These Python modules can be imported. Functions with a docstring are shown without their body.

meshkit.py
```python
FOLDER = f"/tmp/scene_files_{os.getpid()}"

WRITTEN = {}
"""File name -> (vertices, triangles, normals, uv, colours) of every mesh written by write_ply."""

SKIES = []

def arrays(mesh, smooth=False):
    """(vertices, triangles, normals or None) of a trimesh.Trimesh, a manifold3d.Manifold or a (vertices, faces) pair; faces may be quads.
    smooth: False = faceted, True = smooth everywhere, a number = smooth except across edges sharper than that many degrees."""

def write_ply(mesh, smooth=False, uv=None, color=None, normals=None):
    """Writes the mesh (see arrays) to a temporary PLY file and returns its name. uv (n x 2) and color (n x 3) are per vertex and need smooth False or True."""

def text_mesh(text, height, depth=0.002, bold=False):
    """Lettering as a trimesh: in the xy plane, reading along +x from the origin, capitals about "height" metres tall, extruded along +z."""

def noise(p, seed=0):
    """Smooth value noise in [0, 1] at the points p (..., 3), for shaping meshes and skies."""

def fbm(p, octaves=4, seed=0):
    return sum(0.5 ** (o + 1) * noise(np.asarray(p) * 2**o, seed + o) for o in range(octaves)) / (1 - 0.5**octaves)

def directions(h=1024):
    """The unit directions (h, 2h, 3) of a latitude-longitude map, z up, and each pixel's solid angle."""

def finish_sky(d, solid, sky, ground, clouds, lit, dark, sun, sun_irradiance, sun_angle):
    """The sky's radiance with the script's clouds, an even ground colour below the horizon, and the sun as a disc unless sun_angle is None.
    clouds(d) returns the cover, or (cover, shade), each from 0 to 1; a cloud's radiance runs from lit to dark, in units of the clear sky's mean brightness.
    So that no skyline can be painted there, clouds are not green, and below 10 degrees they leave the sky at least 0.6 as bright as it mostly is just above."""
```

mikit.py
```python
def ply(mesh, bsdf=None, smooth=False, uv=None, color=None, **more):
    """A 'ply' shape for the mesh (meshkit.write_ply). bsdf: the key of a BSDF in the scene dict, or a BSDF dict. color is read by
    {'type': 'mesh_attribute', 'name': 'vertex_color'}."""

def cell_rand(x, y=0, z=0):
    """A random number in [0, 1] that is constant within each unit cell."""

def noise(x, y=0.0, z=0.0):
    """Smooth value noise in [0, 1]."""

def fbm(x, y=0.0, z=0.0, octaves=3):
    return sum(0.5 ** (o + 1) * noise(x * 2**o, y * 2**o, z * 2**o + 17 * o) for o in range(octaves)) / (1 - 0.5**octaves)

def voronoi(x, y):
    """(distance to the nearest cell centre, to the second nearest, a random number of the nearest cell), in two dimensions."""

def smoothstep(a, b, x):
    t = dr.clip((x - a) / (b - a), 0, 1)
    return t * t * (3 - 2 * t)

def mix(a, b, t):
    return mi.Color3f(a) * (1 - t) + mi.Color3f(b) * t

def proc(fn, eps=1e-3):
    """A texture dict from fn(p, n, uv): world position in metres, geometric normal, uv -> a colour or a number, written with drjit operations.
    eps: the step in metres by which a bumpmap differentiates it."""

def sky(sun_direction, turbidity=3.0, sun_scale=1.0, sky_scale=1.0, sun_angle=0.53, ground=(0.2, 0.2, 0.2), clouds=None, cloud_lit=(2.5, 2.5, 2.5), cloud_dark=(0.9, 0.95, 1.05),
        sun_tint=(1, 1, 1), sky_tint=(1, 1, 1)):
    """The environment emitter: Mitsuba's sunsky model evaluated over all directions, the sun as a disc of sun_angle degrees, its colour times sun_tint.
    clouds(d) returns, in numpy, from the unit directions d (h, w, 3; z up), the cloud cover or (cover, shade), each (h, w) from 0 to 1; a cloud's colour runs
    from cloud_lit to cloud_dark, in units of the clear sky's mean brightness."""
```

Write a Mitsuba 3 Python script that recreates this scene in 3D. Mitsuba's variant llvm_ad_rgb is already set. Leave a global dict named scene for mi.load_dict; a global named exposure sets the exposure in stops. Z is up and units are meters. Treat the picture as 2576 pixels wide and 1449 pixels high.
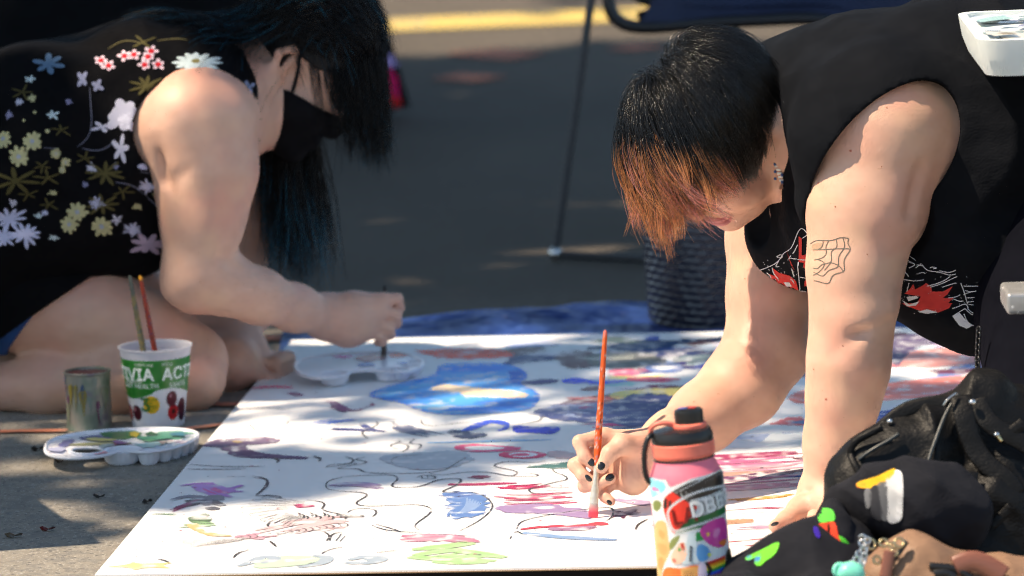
import math, random
import numpy as np, trimesh, mitsuba as mi, mikit, meshkit
import drjit as dr
from mikit import ply, proc, noise, fbm, smoothstep, mix, voronoi
from shapely.geometry import Polygon, LineString, Point, MultiPolygon, box as sbox
from shapely import affinity
from shapely.ops import unary_union
T = mi.ScalarTransform4f
rng = np.random.default_rng(7)
random.seed(7)

# ---------------------------------------------------------------- camera, sky, exposure
scene, labels = {'type': 'scene'}, {}
CAM = np.array([0.0, -8.1, 1.61])
PITCH, ROLL, FOC = math.radians(9.0), math.radians(2.0), 14311.0       # FOC: focal length for a 2576-wide picture
FWD = np.array([0, math.cos(PITCH), -math.sin(PITCH)])
_R0, _U0 = np.array([1.0, 0, 0]), np.array([0, math.sin(PITCH), math.cos(PITCH)])
RIGHT = math.cos(ROLL) * _R0 - math.sin(ROLL) * _U0
UP = math.sin(ROLL) * _R0 + math.cos(ROLL) * _U0
scene['camera'] = {'type': 'thinlens', 'fov': 2 * math.degrees(math.atan(1288 / FOC)), 'fov_axis': 'x',
                   'aperture_radius': 0.020, 'focus_distance': 8.09, 'near_clip': 0.1, 'far_clip': 400.0,
                   'to_world': T().look_at(origin=CAM.tolist(), target=(CAM + FWD).tolist(), up=UP.tolist())}
SUN = np.array([-0.52, -0.17, 0.84]); SUN /= np.linalg.norm(SUN)
scene['sky'] = mikit.sky(SUN.tolist(), turbidity=3, sky_scale=1.22, sun_tint=(1.0, 0.975, 0.94), sky_tint=(1.12, 1.0, 0.82))
exposure = 2.28

def V(x, y, Z):
    """A point Z metres in front of the lens."""
    return CAM + Z * (FWD + RIGHT * ((x - 1288) / FOC) + UP * ((724.5 - y) / FOC))
def G(x, y, z=0.0):
    """A point on the horizontal plane at height z."""
    d = FWD + RIGHT * ((x - 1288) / FOC) + UP * ((724.5 - y) / FOC)
    return CAM + d * ((z - CAM[2]) / d[2])
def D(x, y, t):
    """A direction: x to the right, y up, t towards the photographer."""
    v = x * RIGHT + y * UP - t * FWD
    return v / np.linalg.norm(v)

# ---------------------------------------------------------------- materials
def mat(key, color, rough=0.6, spec=0.4, **kw):
    c = color if isinstance(color, dict) else {'type': 'rgb', 'value': list(color)}
    scene[key] = {'type': 'twosided', 'bsdf': {'type': 'principled', 'base_color': c, 'roughness': rough, 'specular': spec, **kw}}
    return key
VC = {'type': 'mesh_attribute', 'name': 'vertex_color'}
scene['m_paint'] = {'type': 'blendbsdf', 'weight': proc(lambda p, n, uv: 0.75 * smoothstep(0.50, 0.78, 0.6 * fbm(p.x * 26, p.y * 80, 0, 3) + 0.4 * noise(p.x * 90, p.y * 60, 0))),      # thin paint lets the board show
    'a': {'type': 'twosided', 'bsdf': {'type': 'principled', 'base_color': VC, 'roughness': 0.5, 'specular': 0.35}}, 'b': {'type': 'twosided', 'bsdf': {'type': 'principled', 'base_color': {'type': 'rgb', 'value': [0.72, 0.71, 0.72]}, 'roughness': 0.6, 'specular': 0.3}}}
mat('m_print', VC, 0.85, 0.15)
mat('m_gloss', VC, 0.25, 0.5)
mat('m_hair', VC, 0.20, 0.7)
mat('m_hair_dull', VC, 0.45, 0.25)
mat('m_wood', VC, 0.4, 0.4)
def f_skin(p, n, uv):
    a = fbm(p.x * 55, p.y * 55, p.z * 55, 3); b = fbm(p.x * 9 + 3, p.y * 9, p.z * 9, 2)
    c = mix((0.600, 0.345, 0.245), (0.690, 0.435, 0.325), a)
    c = mix(c, (0.66, 0.31, 0.23), smoothstep(0.40, 0.80, b) * 0.75)
    c = mix(c, (0.70, 0.44, 0.30), smoothstep(0.5, 0.8, fbm(p.x * 21 + 7, p.y * 21, p.z * 21, 2)) * 0.6)
    s = noise(p.x * 210, p.y * 210, p.z * 210)
    return mix(c, (0.42, 0.20, 0.14), smoothstep(0.93, 0.99, s) * 0.5)
scene['m_skin'] = {'type': 'twosided', 'bsdf': {'type': 'bumpmap', 'scale': 1.0,
    'nested_texture': proc(lambda p, n, uv: 0.00022 * fbm(p.x * 330, p.y * 330, p.z * 330, 2) + 0.0006 * fbm(p.x * 38, p.y * 38, p.z * 38, 2), eps=5e-4),
    'nested_bsdf': {'type': 'principled', 'base_color': proc(f_skin), 'roughness': 0.48, 'specular': 0.4, 'sheen': 0.2}}}
def f_ground(p, n, uv):
    a = fbm(p.x * 2.2, p.y * 2.2, 0, 3); b = noise(p.x * 330, p.y * 330, p.z * 330); c = fbm(p.x * 60, p.y * 60, 0, 3)
    d1, d2, r = voronoi(p.x * 130, p.y * 130)
    col = mix((0.190, 0.174, 0.148), (0.248, 0.228, 0.196), a)
    col = mix(col, (0.34, 0.325, 0.30), smoothstep(0.62, 0.95, b) * 0.7)
    col = mix(col, (0.09, 0.088, 0.085), smoothstep(0.72, 0.98, r) * (1 - smoothstep(0.25, 0.5, d1)) * 0.8)
    col = mix(col, (0.13, 0.128, 0.124), smoothstep(0.5, 0.72, c) * 0.45)
    return mix(col, mix((0.058, 0.049, 0.039), (0.090, 0.076, 0.060), fbm(p.x * 3, p.y * 1.3, 0, 4)), smoothstep(0.9, 2.2, p.y) * 0.92)  # asphalt darkened beyond the board: the background shade put into the colour
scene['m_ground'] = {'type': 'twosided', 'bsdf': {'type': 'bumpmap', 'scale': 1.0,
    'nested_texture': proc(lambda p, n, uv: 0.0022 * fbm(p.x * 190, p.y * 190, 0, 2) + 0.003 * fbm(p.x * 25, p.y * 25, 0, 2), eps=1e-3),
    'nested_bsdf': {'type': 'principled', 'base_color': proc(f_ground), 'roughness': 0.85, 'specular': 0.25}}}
def cloth(key, col, amp=0.0004, rough=0.85, sheen=0.4):
    scene[key] = {'type': 'twosided', 'bsdf': {'type': 'bumpmap', 'scale': 1.0,
        'nested_texture': proc(lambda p, n, uv: amp * (noise(p.x * 420, p.y * 420, p.z * 420) + fbm(p.x * 60, p.y * 60, p.z * 60, 2) * 3), eps=7e-4),
        'nested_bsdf': {'type': 'principled', 'roughness': rough, 'specular': 0.06 if rough > 0.6 else 0.22, 'sheen': sheen,
            'base_color': proc(lambda p, n, uv: mix(col, [c * 1.5 + 0.002 for c in col], fbm(p.x * 30, p.y * 30, p.z * 30, 3)))}}}
    return key
cloth('m_shirt', (0.0042, 0.0050, 0.0070), 0.0005, 0.85, 0.04)
cloth('m_dress', (0.0024, 0.0024, 0.0032), 0.0004, 0.85, 0.01)
cloth('m_trousers', (0.0018, 0.0022, 0.0050), 0.0004, 0.9, 0.0)
cloth('m_black', (0.005, 0.005, 0.006), 0.0004, 0.85, 0.05)
cloth('m_bag', (0.0036, 0.0036, 0.0039), 0.0006, 0.5, 0.02)
cloth('m_grey_cloth', (0.0125, 0.0132, 0.0170), 0.0005, 0.9, 0.1)
cloth('m_denim', (0.02, 0.055, 0.16))
cloth('m_tan', (0.20, 0.118, 0.074), 0.0004, 0.5, 0.1)
mat('m_chrome', (0.75, 0.74, 0.72), 0.18, 0.5, metallic=1.0)
mat('m_brass', (0.75, 0.58, 0.30), 0.2, 0.5, metallic=1.0)
mat('m_steel_dark', (0.045, 0.045, 0.048), 0.45, 0.4, metallic=0.3)
mat('m_blackplastic', (0.010, 0.010, 0.011), 0.35, 0.5)
mat('m_nail', (0.006, 0.006, 0.008), 0.12, 0.6, clearcoat=0.6)
mat('m_white_plastic', (0.72, 0.73, 0.78), 0.3, 0.5)
mat('m_board', (0.80, 0.80, 0.80), 0.55, 0.3)
mat('m_board_core', (0.012, 0.010, 0.009), 0.8, 0.2)
mat('m_board_edge', (0.35, 0.24, 0.14), 0.8, 0.2)
mat('m_lip', (0.50, 0.17, 0.17), 0.35, 0.5)
mat('m_eye', (0.7, 0.68, 0.66), 0.15, 0.5)

# ---------------------------------------------------------------- naming
def uniq(key):
    if key not in scene and key not in labels and not any(k.startswith(key + '__') for k in scene): return key
    i = 1
    while f'{key}_{i:03d}' in scene or f'{key}_{i:03d}' in labels or any(k.startswith(f'{key}_{i:03d}__') for k in scene): i += 1
    return f'{key}_{i:03d}'
_count = {}
def part(parent, name, mesh, bsdf, smooth=False, color=None, label=None, kind=None):
    base = f'{parent}__{name}' if parent else name
    n = _count.get(base, 0); _count[base] = n + 1
    key = base if n == 0 else f'{base}_{n:03d}'
    if color is not None:
        nv = len(mesh.vertices)
        color = np.tile(np.asarray(color, float), (nv, 1)) if np.ndim(color) == 1 else color
        if smooth not in (False, True): smooth = False
    scene[key] = ply(mesh, bsdf, smooth=smooth, color=color)
    if label: labels.setdefault(key, {})['label'] = label
    if kind: labels.setdefault(key, {})['kind'] = kind
    return key
_things = {}
def thing(name, label, cat, group=None):
    n = _things.get(name, 0); _things[name] = n + 1
    key = name if n == 0 else f'{name}_{n:03d}'
    labels[key] = {'label': label, 'category': cat}
    if group: labels[key]['group'] = group
    return key
def structure(name, mesh, bsdf, label, smooth=False, kind='structure'):
    scene[name] = ply(mesh, bsdf, smooth=smooth); labels[name] = {'label': label, 'kind': kind}
    return name

# ---------------------------------------------------------------- mesh helpers
def TM(v, f): return trimesh.Trimesh(np.asarray(v, float), np.asarray(f, int), process=False)
def cat(ms): return trimesh.util.concatenate(ms)
def frame(z, x=None):
    z = np.asarray(z, float) / np.linalg.norm(z)
    if x is None: x = np.array([1, 0, 0]) if abs(z[0]) < 0.9 else np.array([0, 1, 0])
    x = x - z * (x @ z); x = x / np.linalg.norm(x)
    return np.stack([x, np.cross(z, x), z], 1)
def move(m, pos, R=None):
    m = m.copy(); v = np.array(m.vertices)
    m.vertices = (v @ R.T if R is not None else v) + np.asarray(pos)
    return m
def rbox(sx, sy, sz, r=0.004):
    import manifold3d as m3
    b = m3.Manifold.batch_hull([m3.Manifold.sphere(r, 12).translate((x * (sx / 2 - r), y * (sy / 2 - r), z * (sz / 2 - r))) for x in (-1, 1) for y in (-1, 1) for z in (-1, 1)])
    q = b.to_mesh(); return TM(q.vert_properties[:, :3], q.tri_verts)
def lathe(prof, n=48): return trimesh.creation.revolve(np.array(prof, float), sections=n)
def spline(pts, n=40, closed=False):
    from scipy.interpolate import CubicSpline
    p = np.asarray(pts, float)
    if closed: p = np.vstack([p, p[:1]])
    d = np.r_[0, np.cumsum(np.sqrt(np.linalg.norm(np.diff(p, axis=0), axis=1)) + 1e-9)]
    cs = CubicSpline(d, p, bc_type='periodic' if closed else 'natural')
    return cs(np.linspace(0, d[-1], n, endpoint=not closed))
def tube(path, rad, n=10, cap=True, flat=1.0, up=None):
    """A tube along the path; rad a number or one per point; flat squeezes it into a strap."""
    p = np.asarray(path, float); m = len(p); rad = np.broadcast_to(rad, (m,))
    t = np.gradient(p, axis=0); t /= np.linalg.norm(t, axis=1, keepdims=True) + 1e-12
    x = up if up is not None else (np.array([0, 0, 1.0]) if abs(t[0][2]) < 0.9 else np.array([1.0, 0, 0]))
    vs = []
    for i in range(m):
        x = x - t[i] * (x @ t[i]); x = x / (np.linalg.norm(x) + 1e-12); y = np.cross(t[i], x)
        a = np.arange(n) * 2 * np.pi / n
        vs.append(p[i] + rad[i] * (np.cos(a)[:, None] * x * flat + np.sin(a)[:, None] * y))
    v = np.vstack(vs); f = []
    for i in range(m - 1):
        for j in range(n):
            a, b, c, d = i * n + j, i * n + (j + 1) % n, (i + 1) * n + (j + 1) % n, (i + 1) * n + j
            f += [[a, b, c], [a, c, d]]
    if cap:
        v = np.vstack([v, p[:1], p[-1:]]); k = m * n
        f += [[k, (j + 1) % n, j] for j in range(n)] + [[k + 1, (m - 1) * n + j, (m - 1) * n + (j + 1) % n] for j in range(n)]
    return TM(v, f)
def tri_poly(poly, z=0.0, size=None):
    """Flat triangulated polygon."""
    out = []
    for g in getattr(poly, 'geoms', [poly]):
        if g.is_empty or g.geom_type != 'Polygon' or g.area < 1e-9: continue
        v, f = trimesh.creation.triangulate_polygon(g, engine='earcut')
        v = np.c_[v, np.full(len(v), z)]
        if size:
            v, f = trimesh.remesh.subdivide_to_size(v, f, size, max_iter=12)
        out.append(TM(v, f))
    return cat(out) if out else None

# ---------------------------------------------------------------- distance fields to meshes
class Field:
    margin = (1.15, 0.004)
    def __init__(self): self.p = []
    def cap(self, a, b, ra, rb=None, k=0.02):
        self.p.append(('c', np.asarray(a, float), np.asarray(b, float), ra, ra if rb is None else rb, k)); return self
    def chain(self, pts, k=0.02):
        """pts: (point, radius) pairs."""
        for (a, ra), (b, rb) in zip(pts[:-1], pts[1:]): self.cap(a, b, ra, rb, k)
        return self
    def ell(self, c, R, rad, k=0.02):
        self.p.append(('e', np.asarray(c, float), np.asarray(R, float), np.asarray(rad, float), 0, k)); return self
    @staticmethod
    def one(q, P):
        if q[0] == 'c':
            _, a, b, ra, rb, _ = q
            ba = b - a; L = max(ba @ ba, 1e-12); pa = P - a
            h = np.clip(pa @ ba / L, 0, 1)
            w = pa - h[:, None] * ba
            return np.sqrt(np.einsum('ij,ij->i', w, w)) - (ra + (rb - ra) * h)
        _, c, R, rad, _, _ = q
        l = (P - c) @ R
        k0 = np.linalg.norm(l / rad, axis=1); k1 = np.linalg.norm(l / rad ** 2, axis=1)
        return np.where(k1 > 1e-9, k0 * (k0 - 1) / np.maximum(k1, 1e-9), -rad.min())
    @staticmethod
    def smin(a, b, k):
        h = np.clip(0.5 + 0.5 * (b - a) / k, 0, 1)
        return b * (1 - h) + a * h - k * h * (1 - h)
    def base(self, P):
        d = np.full(len(P), 9.0)
        for q in self.p: d = self.smin(d, self.one(q, P), q[5])
        return d
    def post(self, P, d): return d
    def mesh(self, h, smooth_it=4):
        B = 8; s = B * h
        lo, hi = np.full(3, 1e9), np.full(3, -1e9)
        for q in self.p:
            if q[0] == 'c':
                r = max(q[3], q[4]); lo = np.minimum(lo, np.minimum(q[1], q[2]) - r); hi = np.maximum(hi, np.maximum(q[1], q[2]) + r)
            else:
                r = q[3].max(); lo = np.minimum(lo, q[1] - r); hi = np.maximum(hi, q[1] + r)
        b0, b1 = np.floor((lo - 0.03) / s).astype(int), np.ceil((hi + 0.03) / s).astype(int)
        I = np.stack(np.meshgrid(*[np.arange(a, b) for a, b in zip(b0, b1)], indexing='ij'), -1).reshape(-1, 3)
        Cn = (I + 0.5) * s; R = s * 0.87
        each = np.stack([self.one(q, Cn) for q in self.p], 1)
        d = np.full(len(Cn), 9.0)
        for i, q in enumerate(self.p): d = self.smin(d, each[:, i], q[5])
        dp = self.post(Cn, d)
        keep = np.abs(dp) < R * self.margin[0] + self.margin[1]
        I, each, d = I[keep], each[keep], d[keep]
        near = each.min(1)
        n = B + 1; off = np.stack(np.meshgrid(*[np.arange(n)] * 3, indexing='ij'), -1).reshape(-1, 3)
        VV, KEY, FACES = [], [], []
        BIG = 1 << 20
        def key(ijk): return ((ijk[..., 0] + 500000) * BIG + (ijk[..., 1] + 500000)) * BIG + (ijk[..., 2] + 500000)
        quads = []
        for c0 in range(0, len(I), 1200):
            Ib = I[c0:c0 + 1200]; nb = len(Ib)
            N = Ib[:, None, :] * B + off[None]
            P = (N * h).reshape(nb, -1, 3)
            dd = np.full((nb, P.shape[1]), 9.0)
            for i, q in enumerate(self.p):
                sel = np.nonzero(each[c0:c0 + 1200, i] < near[c0:c0 + 1200] + 2 * R + q[5] + 0.005)[0]
                if len(sel):
                    e = self.one(q, P[sel].reshape(-1, 3)).reshape(len(sel), -1)
                    dd[sel] = self.smin(dd[sel], e, q[5])
            dd = self.post(P.reshape(-1, 3), dd.ravel()).reshape(nb, n, n, n)
            dd = np.where(np.abs(dd) < 1e-7, 1e-7, dd)
            neg = dd < 0
            # cell vertices
            cnt = np.zeros((nb, B, B, B)); acc = np.zeros((nb, B, B, B, 3))
            corner = [(a, b, c) for a in (0, 1) for b in (0, 1) for c in (0, 1)]
            def S(o): return np.s_[:, o[0]:o[0] + B, o[1]:o[1] + B, o[2]:o[2] + B]
            for a in corner:
                for ax in range(3):
                    if a[ax] == 0:
                        b = list(a); b[ax] = 1
                        da, db = dd[S(a)], dd[S(b)]
                        x = (da < 0) != (db < 0)
                        t = np.where(x, da / np.where(x, da - db, 1), 0)
                        v = np.array(a, float) + np.zeros(t.shape + (3,)); v[..., ax] += t
                        acc += np.where(x[..., None], v, 0); cnt += x
            has = np.argwhere(cnt > 0)
            if len(has) == 0: continue
            cell = Ib[has[:, 0]] * B + has[:, 1:]
            pos = acc[tuple(has.T)] / cnt[tuple(has.T)][:, None]
            VV.append((cell + pos) * h); KEY.append(key(cell))
            for ax in range(3):
                o1 = [0, 0, 0]; o1[ax] = 1
                a, b = neg[:, :B, :B, :B], neg[:, o1[0]:o1[0] + B, o1[1]:o1[1] + B, o1[2]:o1[2] + B]
                e = np.argwhere(a != b)
                if len(e) == 0: continue
                nd = Ib[e[:, 0]] * B + e[:, 1:]; s_in = a[tuple(e.T)]
                u, w = (ax + 1) % 3, (ax + 2) % 3
                eu, ew = np.eye(3, dtype=int)[u], np.eye(3, dtype=int)[w]
                q4 = np.stack([key(nd - eu - ew), key(nd - ew), key(nd), key(nd - eu)], 1)
                q4[~s_in] = q4[~s_in][:, ::-1]
                quads.append(q4)
        V_, K_, Q_ = np.vstack(VV), np.concatenate(KEY), np.vstack(quads)
        order = np.argsort(K_); ks = K_[order]
        idx = np.clip(np.searchsorted(ks, Q_), 0, len(ks) - 1)
        ok = (ks[idx] == Q_).all(1)
        f = order[idx[ok]]
        f = np.vstack([f[:, [0, 1, 2]], f[:, [0, 2, 3]]])
        m = TM(V_, f)
        if smooth_it:
            import scipy.sparse as sp
            e = np.vstack([f[:, [0, 1]], f[:, [1, 2]], f[:, [2, 0]]]); nv = len(V_)
            A = sp.coo_matrix((np.ones(len(e)), (e[:, 0], e[:, 1])), (nv, nv)).tocsr(); A = ((A + A.T) > 0).astype(float)
            deg = np.maximum(np.asarray(A.sum(1)).ravel(), 1)
            v = V_.copy()
            for it in range(smooth_it):
                for lam in (0.5, -0.52): v = v + lam * ((A @ v) / deg[:, None] - v)
            m.vertices = v
        m.remove_unreferenced_vertices()
        return m

def project(flat, mesh, lift, direction=FWD, start=0.6):
    """Lays a flat decal (points already placed in space) on a mesh, moving them along the direction."""
    from trimesh.ray.ray_pyembree import RayMeshIntersector
    if not hasattr(mesh, '_rmi'): mesh._rmi = RayMeshIntersector(mesh)
    o = np.array(flat.vertices) - direction * start
    dirs = np.tile(direction, (len(o), 1))
    loc, ir, it = mesh._rmi.intersects_location(o, dirs, multiple_hits=False)
    v = np.array(flat.vertices); ok = np.zeros(len(v), bool)
    nrm = mesh.face_normals[it]
    v[ir] = loc + nrm * lift * 0.6 - direction * lift * 0.6; ok[ir] = True
    f = np.array(flat.faces); f = f[ok[f].all(1)]
    if len(f):  # drop faces stretched over an edge
        e = np.max([np.linalg.norm(v[f[:, i]] - v[f[:, (i + 1) % 3]], axis=1) for i in range(3)], axis=0)
        f = f[e < 0.03]
    if len(f) == 0: return None
    m = TM(v, f); m.remove_unreferenced_vertices()
    return m
def decal(parent, name, poly, Z, target, color, lift=0.0008, size=0.006, bsdf='m_print', **kw):
    """poly drawn in photograph units on an upright board Z metres away, then laid on the target along the board's normal."""
    m = tri_poly(poly, 0.0, size * FOC / Z)
    if m is None: return None
    v = np.array(m.vertices)
    P = CAM + Z * (FWD + RIGHT * ((v[:, :1] - 1288) / FOC) + UP * ((724.5 - v[:, 1:2]) / FOC))
    q = project(TM(P, m.faces), target, lift)
    if q is not None and name in ('printed_flower', 'shirt_print', 'print') and 'kind' not in kw:
        from scipy.sparse.csgraph import connected_components
        import scipy.sparse as sp
        q.merge_vertices(); e = q.edges; lab = connected_components(sp.coo_matrix((np.ones(len(e)), (e[:, 0], e[:, 1])), (len(q.vertices),) * 2))[1]; fl = lab[q.faces[:, 0]]
        q = TM(q.vertices, q.faces[fl == np.bincount(fl).argmax()]); q.remove_unreferenced_vertices()
    return None if q is None else part(parent, name, q, bsdf, True, color, **kw)
def smooth_poly(pts, n=None, jit=0.0, seed=0):
    p = spline(pts, n or max(24, len(pts) * 7), True)
    if jit:
        r = np.random.default_rng(seed); q = r.normal(0, 1, len(p)); q = (q + np.roll(q, 1)) * 0.5
        c = p.mean(0); d = p - c
        p = p + d / (np.linalg.norm(d, axis=1, keepdims=True) + 1e-9) * q[:, None] * jit
    return Polygon(p).buffer(0)
def pen(pts, w, n=None, taper=True, smooth=True):
    """A drawn line of varying width as a polygon."""
    p = spline(pts, n or max(12, len(pts) * 8)) if smooth and len(pts) > 2 else np.asarray(pts, float)
    t = np.gradient(p, axis=0); t /= np.linalg.norm(t, axis=1, keepdims=True) + 1e-12
    nrm = np.c_[-t[:, 1], t[:, 0]]; s = np.linspace(0, 1, len(p))
    ww = w * (0.35 + 0.65 * np.sin(np.pi * np.clip(s, 0.02, 0.98)) ** 0.5 if taper else np.ones(len(p))) / 2
    return Polygon(np.vstack([p + nrm * ww[:, None], (p - nrm * ww[:, None])[::-1]])).buffer(0)
def srgb(r, g, b, k=1.0):
    c = np.array([r, g, b]) / 255.0
    return np.where(c < 0.04045, c / 12.92, ((c + 0.055) / 1.055) ** 2.4) * k

# ---------------------------------------------------------------- hair
def strands_mesh(paths, rad0, colors, tip=0.35):
    """paths (n, m, 3) -> one mesh of three-sided tapering strands; colors (n, m, 3)."""
    n, m, _ = paths.shape
    t = np.gradient(paths, axis=1); t /= np.linalg.norm(t, axis=2, keepdims=True) + 1e-12
    ref = np.where(np.abs(t[..., 2:3]) < 0.9, np.array([0, 0, 1.0]), np.array([1.0, 0, 0]))
    x = np.cross(t, ref); x /= np.linalg.norm(x, axis=2, keepdims=True) + 1e-12
    y = np.cross(t, x)
    s = np.linspace(0, 1, m)
    r = np.reshape(rad0, (-1, 1)) * (1 - (1 - tip) * s ** 2)[None]
    a = np.arange(3) * 2 * np.pi / 3
    v = paths[:, :, None] + r[..., None, None] * (np.cos(a)[:, None] * x[:, :, None] + np.sin(a)[:, None] * y[:, :, None])
    idx = np.arange(n * m * 3).reshape(n, m, 3)
    A, Bq = idx[:, :-1], idx[:, 1:]
    An, Bn = np.roll(A, -1, 2), np.roll(Bq, -1, 2)
    f = np.concatenate([np.stack([A, An, Bn], -1).reshape(-1, 3), np.stack([A, Bn, Bq], -1).reshape(-1, 3)])
    return TM(v.reshape(-1, 3), f)
def comb(root, d0, length, steps, field, off, grav, stick=0.6, wob=0.15, clump=None, seed=0, adhere=0.0, bend=None):
    """Walks every strand over the field, pushed out to its layer, pulled by gravity (grav per strand)."""
    n = len(root); r = np.random.default_rng(seed)
    P, dv = root.copy(), d0.copy(); out = [P.copy()]
    st = (length / (steps - 1))[:, None]
    cl = np.zeros(n, int) if clump is None else clump
    cw = r.normal(0, 1, (cl.max() + 1, steps, 3))
    for i in range(1, steps):
        dv = dv + np.array([0, 0, -1.0]) * grav[:, None] + wob * (0.7 * cw[cl, i] + 0.3 * r.normal(0, 1, (n, 3)))
        if bend is not None: dv = dv + bend * (i / steps)
        dv /= np.linalg.norm(dv, axis=1, keepdims=True)
        P = P + dv * st
        o = off * min(1.0, i / 3.0)
        for _ in range(1):
            d = field(P); e = 1.5e-3
            g = np.stack([field(P + e * np.eye(3)[k]) - d for k in range(3)], 1) / e
            g /= np.linalg.norm(g, axis=1, keepdims=True) + 1e-9
            push = np.maximum(o - d, 0)
            P = P + g * push[:, None]
        P = P - g * (np.maximum(d - (o + 0.005), 0) * adhere)[:, None]
        inward = np.sum(dv * g, 1, keepdims=True)
        close = (d < o + 0.01)[:, None]
        dv = np.where(close & (inward < 0), dv - g * inward * stick, dv)
        out.append(P.copy())
    return np.stack(out, 1)

# ================================================================ THE SETTING
def plane_grid(x0, x1, y0, y1, nx, ny, z):
    gx, gy = np.meshgrid(np.linspace(x0, x1, nx), np.linspace(y0, y1, ny)); p = np.stack([gx, gy, gx * 0], -1)
    p[..., 2] = z(gx, gy) if callable(z) else z
    i = np.arange(nx * ny).reshape(ny, nx); a, b, c, d = i[:-1, :-1].ravel(), i[:-1, 1:].ravel(), i[1:, 1:].ravel(), i[1:, :-1].ravel()
    return TM(p.reshape(-1, 3), np.vstack([np.c_[a, b, c], np.c_[a, c, d]]))
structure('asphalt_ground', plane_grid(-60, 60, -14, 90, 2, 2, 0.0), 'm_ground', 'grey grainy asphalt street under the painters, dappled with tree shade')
mat('m_yellow_line', proc(lambda p, n, uv: mix((0.50, 0.37, 0.11), (0.34, 0.28, 0.15), smoothstep(0.5, 0.8, fbm(p.x * 14, p.y * 14, 0, 3)) * 0.7)), 0.8, 0.2)
yl = [G(900, 84)[:2], G(1750, 47)[:2]]; yd = (yl[1] - yl[0]) / np.linalg.norm(yl[1] - yl[0]); yn = np.array([-yd[1], yd[0]])
q = [yl[0] - yd * 8, yl[0] + yd * 9, yl[0] + yd * 9 + yn * 0.27, yl[0] - yd * 8 + yn * 0.27]
structure('yellow_road_line', TM(np.c_[np.array(q), np.full(4, 0.004)], [[0, 1, 2], [0, 2, 3]]), 'm_yellow_line', 'worn yellow painted line across the street behind the painters')
mat('m_chalk', proc(lambda p, n, uv: mix((0.50, 0.16, 0.09), (0.22, 0.15, 0.12), fbm(p.x * 60, p.y * 60, 0, 3))), 0.95, 0.1)
def ground_mark(pts, w, z=0.004):
    P = np.array([G(a, b)[:2] for a, b in pts]); return tri_poly(pen(P, w, taper=False), z)
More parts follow.
